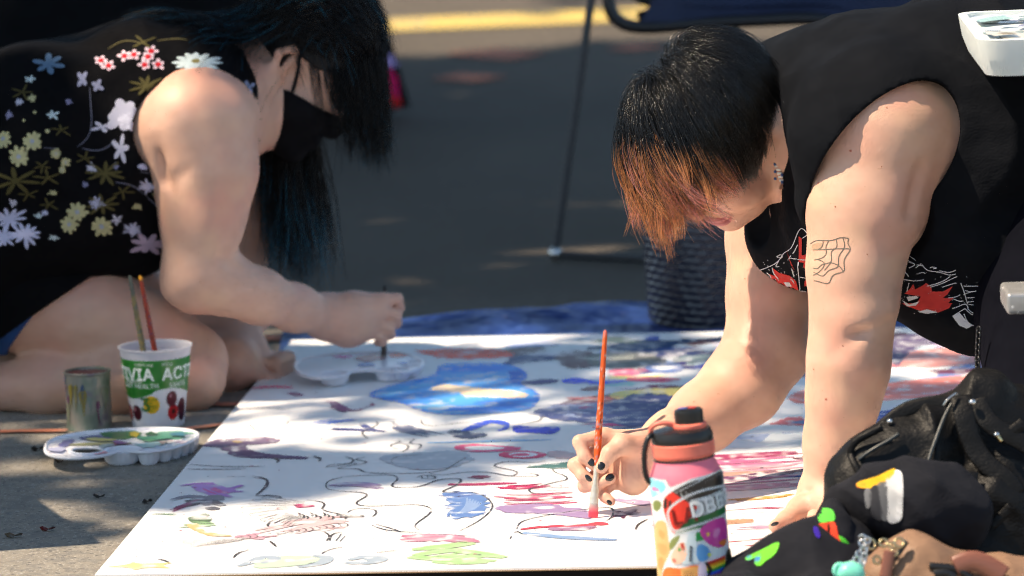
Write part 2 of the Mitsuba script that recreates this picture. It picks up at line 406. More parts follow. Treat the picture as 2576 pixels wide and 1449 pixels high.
for pts, w in [([(-60, 1092), (60, 1089), (168, 1088)], 0.022), ([(460, 1085), (520, 1078), (590, 1068)], 0.02), ([(640, 858), (740, 852), (840, 846)], 0.05),
               ([(500, 1018), (560, 1022), (600, 1022)], 0.03), ([(1195, 130), (1260, 140), (1330, 145)], 0.16), ([(1120, 195), (1200, 200), (1230, 203)], 0.12), ([(1560, 120), (1640, 125)], 0.12)]:
    part('asphalt_ground', 'chalk_mark', ground_mark(pts, w), 'm_chalk')

# ---------------------------------------------------------------- the street tree that throws the dappled shade (it stands left of the frame)
def shade_at(x, y):
    """How much of the sun the crown stops, per point of the street."""
    d = 0.0 * x
    d = np.maximum(d, 0.98 * ((y > 1.75) & (y < 5.80 + 0.12 * np.sin(x * 5)) & (x > -3.2) & (x < 3.4)))
    lower = np.interp(x, [-0.9, -0.54, -0.18, 0.06, 0.30, 0.8], [-0.10, 0.04, 0.15, 0.25, 0.34, 0.45])
    d = np.maximum(d, 0.50 * ((y > 0.47) & (y <= 1.75) & (x > -1.7) & (x < 1.7)))
    d = np.maximum(d, 0.72 * ((y > lower) & (y <= 1.75) & (x > 0.12) & (x < 1.7)))
    d = np.maximum(d, 0.80 * ((y > 0.80) & (y <= 1.75) & (x < -0.38) & (x > -1.7)))
    d = np.maximum(d, 0.96 * ((y > lower + 0.03 * np.sin(x * 23)) & (y < 0.47 + 0.06 * np.sin(x * 9)) & (x > -0.62) & (x < 0.30)))
    d = np.maximum(d, 0.74 * ((y > -0.10) & (y < 0.9) & (x <= -0.55) & (x > -1.5)))
    d = np.maximum(d, 0.96 * (((x - 0.01) / 0.10) ** 2 + ((y - 1.17) / 0.07) ** 2 < 1) + 0 * x)
    d = np.maximum(d, 0.45 * ((y > 6.5) & (y < 7.6) & (x > 0.1) & (x < 2.2)))
    return d
HOLES = [(-0.195, 0.995, 0.095, 0.045), (-0.255, 0.935, 0.060, 0.026), (-0.17, 1.09, 0.05, 0.03), (-0.31, 1.14, 0.14, 0.035), (-0.36, 0.903, 0.030, 0.016), (-0.27, 0.965, 0.02, 0.02), (-0.25, 0.62, 0.16, 0.06), (0.03, 0.66, 0.12, 0.05),
         (-0.14, 0.345, 0.055, 0.022), (-0.34, 0.325, 0.035, 0.016), (-0.42, 0.25, 0.06, 0.014), (-0.30, 0.19, 0.07, 0.014), (-0.05, 0.42, 0.08, 0.02), (-0.62, 0.33, 0.10, 0.03), (-0.60, 0.05, 0.10, 0.03), (-0.66, 0.17, 0.06, 0.02), (-0.63, 0.80, 0.04, 0.02), (-0.44, 0.93, 0.03, 0.02),
         (0.16, 0.45, 0.09, 0.035), (0.55, 0.44, 0.16, 0.05), (0.2, 1.05, 0.13, 0.04), (0.25, 0.80, 0.12, 0.04), (-0.05, 0.86, 0.10, 0.03), (0.1, 2.5, 0.22, 0.05), (0.12, 3.1, 0.35, 0.04), (0.12, 2.62, 0.2, 0.03), (0.0, 2.35, 0.12, 0.03), (0.45, 2.2, 0.12, 0.03), (-0.9, 1.5, 0.2, 0.08)]
tr = np.random.default_rng(11)
def in_hole(x, y, grow=1.0):
    h = np.zeros(len(x), bool)
    for cx, cy, rx, ry in HOLES: h |= ((x - cx) / (rx * grow)) ** 2 + ((y - cy) / (ry * grow)) ** 2 < 1
    return h
N = 40000
gx, gy = tr.uniform(-3.2, 3.4, N), tr.uniform(-0.4, 7.6, N)
cover = shade_at(gx, gy)
ok = (tr.random(N) < cover) & ~in_hole(gx, gy)
gx, gy, cover = gx[ok], gy[ok], cover[ok]
cl = 0.7 * meshkit.noise(np.c_[gx * 4.2, gy * 8, gx * 0], 3) + 0.3 * meshkit.noise(np.c_[gx * 11, gy * 18, gx * 0], 6)
ok = (cl > 0.62 - 0.36 * cover) | (cover > 0.9)
gx, gy, cover = gx[ok], gy[ok], cover[ok]
hh = tr.uniform(4.2, 7.6, len(gx)) - 0.6 * np.abs(gx - 0.2) * 0.3
pos = np.c_[gx, gy, gx * 0] + SUN * (hh / SUN[2])[:, None]
def leaves(pos, size, r):
    n = len(pos)
    a = r.normal(0, 1, (n, 3)); a /= np.linalg.norm(a, axis=1, keepdims=True)
    up = r.normal(0, 0.6, (n, 3)) + [0, 0, 1.0]; up /= np.linalg.norm(up, axis=1, keepdims=True)
    a = a - up * np.sum(a * up, 1, keepdims=True); a /= np.linalg.norm(a, axis=1, keepdims=True); b = np.cross(up, a)
    s = size * r.uniform(0.7, 1.3, (n, 1))
    v = np.stack([pos - a * s * 0.5, pos + b * s * 0.28 - up * s * 0.05, pos + a * s * 0.5, pos - b * s * 0.28 - up * s * 0.05], 1).reshape(-1, 3)
    i = np.arange(n)[:, None] * 4
    return TM(v, np.vstack([i + [0, 1, 2], i + [0, 2, 3]]))
scene['m_leaf'] = {'type': 'principledthin', 'base_color': {'type': 'rgb', 'value': [0.06, 0.11, 0.03]}, 'diff_trans': 0.6, 'roughness': 0.5}
mat('m_bark', proc(lambda p, n, uv: mix((0.10, 0.075, 0.055), (0.20, 0.16, 0.12), fbm(p.x * 30, p.y * 30, p.z * 6, 3))), 0.9, 0.2)
tree = thing('street_tree', 'leafy street tree left of the painters throwing dappled shade over them', 'tree')
part(tree, 'crown', leaves(pos, np.where(cover > 0.9, 0.19, 0.135)[:, None], tr), 'm_leaf', kind='stuff')
tb = np.array([-4.9, 1.9, 0.0])
limbs = [tube(spline([tb, tb + [0.1, 0, 1.5], tb + [0.35, 0.1, 3.2]], 14), np.linspace(0.21, 0.13, 14), 14)]
top = tb + [0.35, 0.1, 3.1]
for k in range(26):
    e = pos[tr.integers(len(pos))]
    mid = top * 0.45 + e * 0.55 + [0, 0, -0.25] + tr.normal(0, 0.12, 3)
    limbs.append(tube(spline([top, mid, e], 9), np.linspace(0.055, 0.008, 9), 7))
part(tree, 'trunk', cat(limbs[:1]), 'm_bark', 40); part(tree, 'limb', cat(limbs[1:]), 'm_bark', 40, kind='stuff')

# folding table left of the frame whose top shades the lower left corner
off = SUN * (0.75 / SUN[2])
c0, c1, c2 = (np.array(G(*a)) + off for a in ((243, 1368), (127, 1291), (0, 1386)))
ex = (c2 - c0)[:2] / np.linalg.norm((c2 - c0)[:2]); ey = np.array([-ex[1], ex[0]]); ey = ey if ey[1] > 0 else -ey
ft = thing('folding_table', 'folding table standing left of the painters beside the street tree', 'table')
P4 = [c0[:2], c0[:2] + ex * 1.5, c0[:2] + ex * 1.5 + (c1 - c0)[:2] * 3.0, c0[:2] + (c1 - c0)[:2] * 3.0]
tt = trimesh.creation.extrude_polygon(Polygon(P4), 0.03); tt.apply_translation([0, 0, 0.735])
part(ft, 'tabletop', tt, 'm_white_plastic')
cc = np.mean(P4, axis=0)
for pp in P4:
    a = cc + (pp - cc) * 0.93
    part(ft, 'leg', tube([[a[0], a[1], 0.735], [a[0] + (cc[0] - a[0]) * 0.0, a[1], 0.0]], 0.013, 10), 'm_steel_dark', 40)

# ---------------------------------------------------------------- the painted board
ZT = 0.016
corner = G(238, 1452, ZT)[:2]; ev = (G(655, 955, ZT) - G(238, 1452, ZT))[:2]; ev = ev / np.linalg.norm(ev)
eu = (G(1640, 1423, ZT) - G(238, 1446, ZT))[:2]; eu = eu / np.linalg.norm(eu); corner = G(238, 1446, ZT)[:2]
BW, BD = 2.44, 1.92
def board_poly(inset=0.0):
    return Polygon([corner + eu * inset + ev * inset, corner + eu * (BW - inset) + ev * inset, corner + eu * (BW - inset) + ev * (BD - inset), corner + eu * inset + ev * (BD - inset)])
board = thing('mural_board', 'large white mural board half covered in bright paint lying on the street', 'painted board')
e = trimesh.creation.extrude_polygon(board_poly(0.0), 0.004); e.apply_translation([0, 0, ZT - 0.004])
part(board, 'face', e, 'm_board')
e = trimesh.creation.extrude_polygon(board_poly(0.006), ZT - 0.0045); e.apply_translation([0, 0, 0.0002]); part(board, 'core', e, 'm_board_core')
e = trimesh.creation.extrude_polygon(board_poly(-0.0008).difference(board_poly(0.003)), 0.0016); e.apply_translation([0, 0, ZT - 0.0045]); part(board, 'edge', e, 'm_board_edge')
BP = board_poly(0.001)
PR = np.random.default_rng(5)
_layer = [0]
def onboard(pts): return np.array([G(a, b, ZT)[:2] for a, b in pts])
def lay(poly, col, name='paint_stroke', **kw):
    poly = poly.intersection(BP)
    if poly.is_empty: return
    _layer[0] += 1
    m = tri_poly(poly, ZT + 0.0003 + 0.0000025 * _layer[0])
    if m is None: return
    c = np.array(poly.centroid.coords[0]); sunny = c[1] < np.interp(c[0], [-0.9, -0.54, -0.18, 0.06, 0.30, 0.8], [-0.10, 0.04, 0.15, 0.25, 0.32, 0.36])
    col = np.clip(np.asarray(col) * (0.62 if sunny else 1.3), 0, 0.80)     # paint dimmed where sunny, lifted where shaded: light offset put into the colour
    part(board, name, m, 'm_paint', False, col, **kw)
def bz(pts, o=(628.9, 754.7), s=0.4792): return [(o[0] + a * s, o[1] + b * s) for a, b in pts]
def lz(pts): return bz(pts, (0, 1069), 0.3173)
def rough_edge(poly, amp, seed):
    """Frays a stroke's outline, so that it looks brushed."""
    out = []
    r = np.random.default_rng(seed)
    for g in getattr(poly, 'geoms', [poly]):
        if g.is_empty or g.geom_type != 'Polygon': continue
        p = np.array(g.segmentize(0.006).exterior.coords)[:-1]
        c = p.mean(0); d = p - c; d /= np.linalg.norm(d, axis=1, keepdims=True) + 1e-9
        n_ = r.normal(0, 1, len(p)); n_ = 0.6 * n_ + 0.4 * (np.roll(n_, 1) + np.roll(n_, 2))
        out.append(Polygon(p + d * n_[:, None] * amp).buffer(0))
    return unary_union(out)
def bristle_gaps(pl_, sd):
    r = np.random.default_rng(sd + 500); x = np.array(pl_.convex_hull.exterior.coords); c = x.mean(0); w, ax = np.linalg.eigh(np.cov((x - c).T)); a, b = ax[:, 1], ax[:, 0]; L_, W_ = 2 * math.sqrt(w[1]), 2 * math.sqrt(max(w[0], 1e-8)); g = []
    for k in range(9):
        s = r.choice([-1, 1]); t0 = s * L_ * r.uniform(0.35, 0.9); o = r.normal(0, W_ * 0.55); ln = L_ * r.uniform(0.12, 0.35)
        g.append(pen([c + a * t0 + b * o, c + a * (t0 + s * ln / 2) + b * (o + r.normal(0, 0.001)), c + a * (t0 + s * ln) + b * o], r.uniform(0.0012, 0.0035), n=8))
    return pl_.difference(unary_union(g))
def blob(pts, col, amp=0.002, view=bz, seed=None):
    P = onboard(view(pts) if view else pts)
    sd = seed or _layer[0] + 1; pl_ = rough_edge(smooth_poly(P), amp, sd)
    if amp >= 0.002: pl_ = bristle_gaps(pl_, sd)
    lay(pl_, srgb(*col))
def ink(pts, w=0.0034, col=(84, 82, 86), view=bz, taper=True):
    P = onboard(view(pts) if view else pts)
    lay(pen(P, w, taper=taper), srgb(*col), 'ink_line')
def scumble(pts, col, n, w, seed, view=bz, spread=0.012):
    """A dry brush pass: several thin bristle streaks side by side."""
    P = onboard(view(pts) if view else pts); r = np.random.default_rng(seed); out = []; w = w * 0.72; n = int(n * 1.25)
    p = spline(P, 24) if len(P) > 2 else np.linspace(P[0], P[-1], 24)
    t = np.gradient(p, axis=0); t /= np.linalg.norm(t, axis=1, keepdims=True); nn = np.c_[-t[:, 1], t[:, 0]]
    for k in range(n):
        a, b = sorted(r.uniform(0, 1, 2)); a, b = a * 0.5, 0.5 + b * 0.5
        i0, i1 = int(a * 23), max(int(b * 23), int(a * 23) + 4)
        o = r.normal(0, spread)
        out.append(pen(p[i0:i1 + 1] + nn[i0:i1 + 1] * o, w * r.uniform(0.4, 1.3), n=16))
    lay(unary_union(out), srgb(*col))

# washes and colour fields, far right: dense paint
cols = [(52, 60, 104), (44, 50, 92), (96, 106, 148), (106, 66, 102), (120, 60, 88), (88, 40, 66), (150, 165, 185), (205, 212, 222), (190, 110, 100), (60, 84, 150), (40, 62, 170), (92, 62, 60), (120, 110, 112), (215, 120, 140), (150, 60, 90)]
pw = np.array([6, 5, 5, 6, 4, 4, 9, 12, 4, 6, 4, 4, 4, 3, 3], float); pw /= pw.sum()
def field_strokes(n, x0, x1, y0, y1, size, pal, w, seed, keep=lambda x, y: True, aspect=(1.0, 3.0)):
    r = np.random.default_rng(seed)
    for k in range(n):
        x, y = r.uniform(x0, x1), r.uniform(y0, y1)
        if not keep(x, y): continue
        c = G(x, y, ZT)[:2]; s = size * r.uniform(0.5, 1.5); asp = r.uniform(*aspect); a = r.normal(0, 0.35) + (0 if r.random() < 0.75 else 1.2)
        th = np.sort(r.uniform(0, 2 * np.pi, 9)); rad = r.uniform(0.55, 1.1, 9)
        p = np.c_[np.cos(th) * rad * s * asp, np.sin(th) * rad * s]
        R = np.array([[np.cos(a), -np.sin(a)], [np.sin(a), np.cos(a)]])
        pl = Polygon(spline(p @ R.T + c, 40, True)).buffer(0)
        col = np.array(pal[r.choice(len(pal), p=w)]) + r.normal(0, 8, 3)
        lay(rough_edge(pl, 0.003, seed * 1000 + k), srgb(*np.clip(col, 0, 255)))
keepr = lambda x, y: y < 1150 - 0.10 * (x - 1700) or x > 2050
field_strokes(135, 1430, 2560, 862, 1235, 0.042, cols, pw, 21, lambda x, y: (x > 1480 + (y - 900) * 0.45) and keepr(x, y))
field_strokes(30, 1300, 2500, 856, 905, 0.05, [(60, 62, 88), (110, 110, 118), (170, 180, 192), (84, 70, 70), (40, 52, 96), (196, 205, 214)], np.ones(6) / 6, 22)
# broad bands on the far right
blob([(2200, 905), (2330, 880), (2480, 872), (2480, 905), (2300, 925)], (190, 128, 118), view=None)
blob([(2230, 855), (2300, 840), (2470, 836), (2470, 862), (2330, 870), (2260, 920), (2230, 900)], (74, 60, 92), view=None)
blob([(2010, 985), (2250, 962), (2470, 945), (2470, 985), (2200, 1010), (2010, 1015)], (205, 118, 106), view=None)
blob([(2200, 1040), (2330, 1025), (2470, 1020), (2470, 1048), (2300, 1062), (2200, 1066)], (44, 62, 150), view=None)
blob([(2230, 1075), (2350, 1060), (2440, 1070), (2400, 1100), (2260, 1108)], (92, 58, 66), view=None)
blob([(2200, 1120), (2330, 1105), (2420, 1120), (2380, 1150), (2210, 1160)], (118, 66, 108), view=None)
blob([(2350, 1100), (2440, 1085), (2470, 1100), (2420, 1118)], (190, 205, 222), view=None)
blob([(1540, 990), (1700, 975), (1850, 980), (1840, 998), (1650, 1002), (1550, 1004)], (215, 190, 110), view=None)
# pink region below the arm
for k, (y, c) in enumerate([(1166, (226, 128, 172)), (1180, (236, 170, 196)), (1196, (232, 178, 160)), (1210, (226, 140, 180)), (1228, (238, 180, 204)), (1150, (190, 60, 110))]):
    scumble([(1640 + 40 * k % 90, y + 8), (1840, y), (2040, y - 14)], c, 7, 0.016, 60 + k, None, 0.014)
scumble([(1830, 1260), (1950, 1250), (2040, 1240)], (240, 180, 70), 5, 0.012, 71, None, 0.008)
scumble([(1700, 1215), (1850, 1205), (2030, 1180)], (120, 70, 110), 8, 0.014, 72, None, 0.02)
scumble([(1830, 1375), (1960, 1362), (2080, 1345)], (226, 60, 90), 8, 0.006, 73, None, 0.02)
scumble([(1840, 1330), (1950, 1325), (2050, 1322)], (205, 170, 200), 6, 0.016, 74, None, 0.01)
scumble([(1800, 1318), (1870, 1312), (1900, 1310)], (214, 170, 140), 5, 0.014, 75, None, 0.01)
scumble([(1820, 1290), (1920, 1284), (2020, 1290)], (226, 120, 150), 3, 0.006, 76, None, 0.02)
scumble([(1590, 1120), (1700, 1100), (1800, 1108)], (200, 50, 100), 6, 0.012, 77, None, 0.02)
# the big blue figure
BF = [(630, 505), (740, 450), (900, 415), (980, 380), (1000, 345), (1130, 330), (1350, 340), (1440, 375), (1450, 410), (1420, 440), (1480, 470), (1520, 510), (1500, 550), (1440, 580), (1200, 600), (1000, 600), (860, 570), (780, 540)]
blob(BF, (72, 138, 216), 0.001)
BFp = smooth_poly(onboard(bz(BF)))
for k, (pts, c) in enumerate([([(700, 500), (820, 470), (960, 440)], (96, 160, 230)), ([(1010, 370), (1150, 355), (1330, 365)], (58, 118, 206)), ([(900, 540), (1100, 560), (1350, 550)], (98, 164, 236)), ([(1000, 585), (1250, 590), (1470, 560)], (44, 100, 188)),
                              ([(1000, 410), (1150, 400), (1350, 410)], (88, 150, 226)), ([(1400, 370), (1430, 410), (1390, 440)], (40, 92, 180)), ([(1200, 530), (1380, 530), (1490, 510)], (52, 112, 200)), ([(820, 510), (900, 530), (1000, 520)], (60, 126, 212))]):
    P = onboard(bz(pts)); sp = spline(P, 24); r = np.random.default_rng(90 + k); out = []
    for j in range(6):
        t = np.gradient(sp, axis=0); t /= np.linalg.norm(t, axis=1, keepdims=True)
        out.append(pen(sp + np.c_[-t[:, 1], t[:, 0]] * r.normal(0, 0.022), 0.02 * r.uniform(0.5, 1.2), n=16))
    lay(unary_union(out).intersection(BFp), srgb(*c))
lay(BFp.exterior.buffer(0.005).intersection(BFp), srgb(48, 104, 196))
blob([(960, 460), (1020, 445), (1120, 455), (1300, 470), (1450, 495), (1420, 515), (1230, 510), (1130, 505), (1050, 480), (980, 478)], (243, 186, 154), 0.004)
# far strokes
blob([(880, 270), (1080, 258), (1370, 280), (1350, 300), (1060, 310), (960, 295)], (206, 88, 66), 0.004)
scumble([(1000, 285), (1150, 270), (1350, 288)], (170, 62, 48), 6, 0.012, 31)
blob([(1610, 310), (1650, 275), (1760, 270), (1830, 295), (1800, 350), (1700, 365), (1640, 340)], (96, 76, 78), 0.004)
blob([(1790, 290), (1950, 270), (2150, 300), (2170, 340), (1980, 360), (1800, 345)], (92, 94, 92), 0.004)
scumble([(1700, 300), (1850, 310), (2050, 300)], (176, 176, 160), 5, 0.01, 32)
blob([(1640, 430), (1700, 410), (1820, 425), (1980, 425), (1900, 440), (1700, 440)], (40, 60, 200), 0.002)
blob([(1420, 440), (1520, 418), (1620, 420), (1560, 442)], (70, 66, 110), 0.002)
blob([(1880, 385), (1900, 368), (2000, 365), (2040, 385), (2000, 402), (1900, 402)], (226, 90, 120), 0.002)
scumble([(1880, 408), (2050, 404), (2240, 398)], (240, 206, 120), 5, 0.014, 33, spread=0.01)
scumble([(1960, 416), (2100, 422), (2260, 428)], (222, 80, 110), 5, 0.016, 34, spread=0.008)
blob([(2080, 350), (2190, 335), (2260, 345), (2260, 375), (2150, 385)], (92, 112, 160), 0.002)
blob([(2120, 352), (2200, 346), (2240, 358), (2160, 368)], (238, 240, 244), 0.002)
blob([(1480, 600), (1600, 560), (1800, 545), (1990, 560), (2140, 600), (2140, 650), (1900, 660), (1700, 640)], (66, 74, 118), 0.006)
blob([(1890, 540), (2010, 500), (2200, 500), (2250, 560), (2050, 590)], (56, 62, 108), 0.006)
scumble([(1560, 590), (1700, 575), (1900, 600)], (150, 160, 186), 7, 0.012, 35, spread=0.03)
scumble([(1640, 520), (1800, 520), (1950, 525)], (196, 116, 110), 4, 0.012, 36)
blob([(1730, 470), (1790, 455), (1860, 462), (1800, 478)], (130, 100, 100), 0.003)
scumble([(1700, 560), (1780, 555), (1860, 560)], (160, 50, 90), 3, 0.012, 37)
scumble([(1740, 660), (1850, 655), (1960, 670)], (190, 60, 110), 5, 0.01, 38)
blob([(2100, 450), (2180, 448), (2260, 455), (2180, 465)], (106, 44, 60), 0.003)
# middle field
scumble([(380, 660), (460, 640), (570, 628)], (70, 110, 190), 7, 0.008, 39)
scumble([(390, 675), (520, 680), (690, 690)], (54, 62, 110), 7, 0.010, 40)
blob([(580, 650), (620, 660), (660, 680), (710, 690), (640, 690)], (60, 68, 116), 0.003)
blob([(200, 490), (230, 486), (275, 500), (240, 506)], (130, 70, 100), 0.003)
blob([(430, 550), (470, 548), (510, 575), (490, 590), (450, 580)], (112, 70, 100), 0.003)
scumble([(380, 525), (440, 535), (540, 580), (640, 550)], (130, 90, 120), 4, 0.006, 41)
blob([(640, 545), (655, 548), (640, 560)], (150, 60, 90), 0.002)
scumble([(-20, 475), (120, 460), (230, 468)], (214, 80, 120), 4, 0.012, 42)
blob([(1640, 140), (1850, 108), (2100, 96), (2220, 130), (2130, 152), (1970, 160), (2080, 225), (2450, 262), (2400, 276), (2280, 268), (2000, 260), (1840, 240), (1780, 205), (1690, 178), (1600, 170)], (104, 92, 116), 0.003, lz)
blob([(1840, 240), (1900, 200), (2060, 222), (2280, 250), (2450, 264), (2280, 272), (2000, 262)], (92, 78, 104), 0.003, lz)
blob([(1850, 130), (1880, 126), (1920, 142), (1870, 146)], (150, 130, 100), 0.001, lz)
for k in range(9): ink([(740 + 12 * k, 640 + 6 * k), (775 + 10 * k, 660 + 5 * k), (760 + 14 * k, 680 + 3 * k)], 0.006, (78, 84, 106))
scumble([(770, 650), (860, 685), (1000, 715)], (88, 94, 118), 8, 0.008, 43)
blob([(1040, 695), (1100, 685), (1180, 700), (1240, 712), (1150, 730), (1080, 722)], (66, 70, 94), 0.005)
blob([(1370, 690), (1420, 662), (1500, 668), (1600, 670), (1625, 690), (1560, 705), (1440, 698)], (38, 48, 170), 0.004)
for k in range(4): ink([(1110 + 8 * k, 690), (1180, 655 + 8 * k), (1270, 632 + 5 * k), (1350, 650 + 7 * k), (1300, 690)], 0.007, (62, 84, 190))
scumble([(900, 752), (1250, 745), (1650, 733)], (120, 165, 214), 4, 0.008, 44, spread=0.006)
blob([(680, 825), (900, 800), (1110, 800), (1160, 835), (1060, 880), (860, 890), (740, 860)], (158, 164, 172), 0.004)
blob([(1075, 775), (1140, 757), (1280, 766), (1420, 775), (1380, 792), (1200, 800), (1110, 792)], (222, 70, 112), 0.001)
blob([(1130, 775), (1200, 768), (1330, 778), (1290, 788), (1180, 790)], (238, 210, 220), 0.001)
blob([(1305, 815), (1360, 797), (1490, 797), (1555, 815), (1500, 832), (1350, 830)], (196, 44, 88), 0.001)
ink([(1360, 815), (1420, 804), (1490, 812), (1450, 824), (1380, 822)], 0.012, (236, 200, 212))
blob([(1570, 800), (1640, 795), (1740, 815), (1730, 832), (1600, 830)], (176, 156, 158), 0.003)
blob([(1450, 880), (1540, 866), (1690, 855), (1700, 880), (1560, 886)], (60, 92, 88), 0.003)
scumble([(1140, 932), (1200, 930), (1265, 935)], (196, 60, 96), 5, 0.016, 45, spread=0.01)
scumble([(1040, 970), (1180, 970), (1420, 962)], (208, 56, 108), 5, 0.018, 46, spread=0.008)
scumble([(1280, 988), (1400, 985), (1590, 972)], (206, 50, 104), 6, 0.014, 47, spread=0.008)
for k, y in enumerate([1018, 1028, 1040, 1055, 1066]): scumble([(1275 + 10 * k, y + 4), (1480, y + 8), (1740, y - 4)], [(220, 66, 110), (226, 120, 150), (216, 80, 120), (232, 150, 175), (224, 100, 140)][k], 3, 0.012, 48 + k, spread=0.006)
scumble([(1460, 1000), (1600, 1008), (1750, 1000)], (140, 110, 140), 8, 0.003, 55, spread=0.02)
blob([(1025, 1020), (1100, 1015), (1200, 1012), (1235, 1060), (1225, 1130), (1160, 1148), (1080, 1150), (1045, 1110), (1040, 1060)], (110, 146, 210), 0.006)
for k in range(6): ink([(1080 + 16 * k, 1130 - 4 * k), (1130 + 12 * k, 1090), (1140 + 15 * k, 1040 + 5 * k)], 0.004, (150, 178, 226))
scumble([(1020, 1018), (1100, 1022), (1160, 1010)], (96, 116, 180), 6, 0.006, 56)
blob([(1290, 1090), (1400, 1078), (1550, 1073), (1660, 1090), (1770, 1105), (1800, 1148), (1650, 1135), (1500, 1122), (1350, 1118)], (178, 150, 198), 0.003)
blob([(1910, 1046), (2000, 1048), (2090, 1060), (2090, 1078), (1980, 1072)], (196, 174, 212), 0.003)
blob([(1550, 1200), (1650, 1186), (1810, 1190), (1760, 1210), (1620, 1214)], (180, 140, 176), 0.002)
blob([(1880, 1150), (1920, 1125), (1905, 1105), (1960, 1112), (2030, 1098), (2035, 1125), (1990, 1130), (1960, 1150), (1930, 1140)], (96, 42, 72), 0.004)
ink([(1420, 1207), (1550, 1192), (1720, 1186), (1860, 1178)], 0.016, (224, 72, 92)); ink([(1780, 1186), (1830, 1176), (1862, 1184)], 0.022, (226, 80, 100))
ink([(1430, 1224), (1560, 1240), (1750, 1254), (1925, 1262)], 0.022, (150, 182, 228))
blob([(800, 1240), (900, 1234), (1080, 1240), (1195, 1262), (1150, 1272), (960, 1270), (820, 1272)], (208, 140, 166), 0.006)
scumble([(820, 1250), (1000, 1246), (1180, 1262)], (222, 170, 190), 6, 0.008, 57)
for k, pts in enumerate([[(850, 1312), (1000, 1300), (1180, 1278)], [(830, 1352), (1000, 1362), (1290, 1372)], [(1060, 1312), (1180, 1330), (1340, 1355)], [(860, 1345), (980, 1325), (1120, 1310)], [(1020, 1340), (1120, 1352), (1240, 1345)], [(960, 1375), (1100, 1380), (1250, 1378)]]):
    ink(pts, 0.028, (196, 232, 172)); scumble(pts, (182, 226, 150), 3, 0.01, 110 + k, spread=0.012)
blob([(20, 1385), (120, 1352), (300, 1345), (380, 1360), (300, 1390), (120, 1408), (40, 1408)], (214, 238, 214), 0.002)
for pts in [[(-60, 1400), (20, 1372), (80, 1352), (130, 1360), (60, 1385)], [(330, 1345), (395, 1352), (370, 1385), (250, 1405)], [(500, 1380), (600, 1385), (690, 1365), (650, 1345)], [(520, 1368), (600, 1352), (640, 1372)]]: ink(pts, 0.02, (186, 202, 218))
blob([(850, 1130), (1010, 1108), (1050, 1088), (1110, 1102), (1360, 1096), (1300, 1118), (1350, 1138), (1140, 1140), (1070, 1156), (1010, 1136)], (246, 238, 168), 0.001, lz)
# left splats
blob([(1530, 505), (1600, 465), (1690, 468), (1790, 500), (1860, 520), (1800, 550), (1700, 555), (1600, 535)], (168, 134, 190), 0.003, lz)
for pts in [[(1430, 487), (1560, 470), (1700, 465)], [(1700, 500), (1820, 530), (1930, 530)], [(1680, 520), (1780, 560), (1840, 575)], [(1780, 515), (1860, 500), (1920, 480)], [(1640, 540), (1700, 560), (1760, 570)]]: ink(pts, 0.012, (160, 120, 178), lz)
scumble([(1690, 500), (1760, 530), (1830, 545)], (190, 90, 140), 6, 0.006, 120, lz)
for pts in [[(1365, 600), (1500, 570), (1620, 590), (1740, 600)], [(1470, 610), (1600, 600), (1770, 645)], [(1560, 565), (1620, 590), (1640, 640)], [(1400, 660), (1540, 625), (1620, 590)], [(1650, 655), (1690, 668), (1720, 676)], [(1600, 600), (1700, 570), (1750, 600)]]: ink(pts, 0.02, (122, 124, 134), lz)
scumble([(1350, 690), (1500, 630), (1620, 590)], (178, 96, 136), 4, 0.007, 121, lz, 0.006)
blob([(1500, 745), (1560, 712), (1640, 715), (1690, 745), (1640, 775), (1540, 770)], (104, 132, 104), 0.005, lz)
scumble([(1420, 790), (1560, 790), (1720, 805)], (168, 206, 160), 6, 0.01, 122, lz, 0.01)
scumble([(1180, 715), (1300, 712), (1420, 720)], (120, 160, 128), 3, 0.006, 123, lz, 0.004)
blob([(1490, 790), (1560, 790), (1620, 840), (1760, 870), (1830, 882), (1740, 888), (1600, 870), (1520, 830)], (240, 208, 150), 0.003, lz)
blob([(1870, 882), (2000, 862), (2120, 866), (2180, 888), (2080, 910), (1950, 905)], (228, 178, 196), 0.004, lz)
scumble([(2100, 870), (2400, 800), (2600, 770)], (240, 214, 218), 10, 0.02, 124, lz, 0.03)
scumble([(200, 1195), (360, 1165), (560, 1160)], (238, 205, 208), 10, 0.02, 125, bz, 0.03)
scumble([(230, 1085), (300, 1080), (350, 1084)], (206, 100, 140), 6, 0.012, 126, bz, 0.01)
scumble([(420, 980), (560, 972), (700, 995)], (150, 130, 160), 7, 0.014, 127, bz, 0.012)
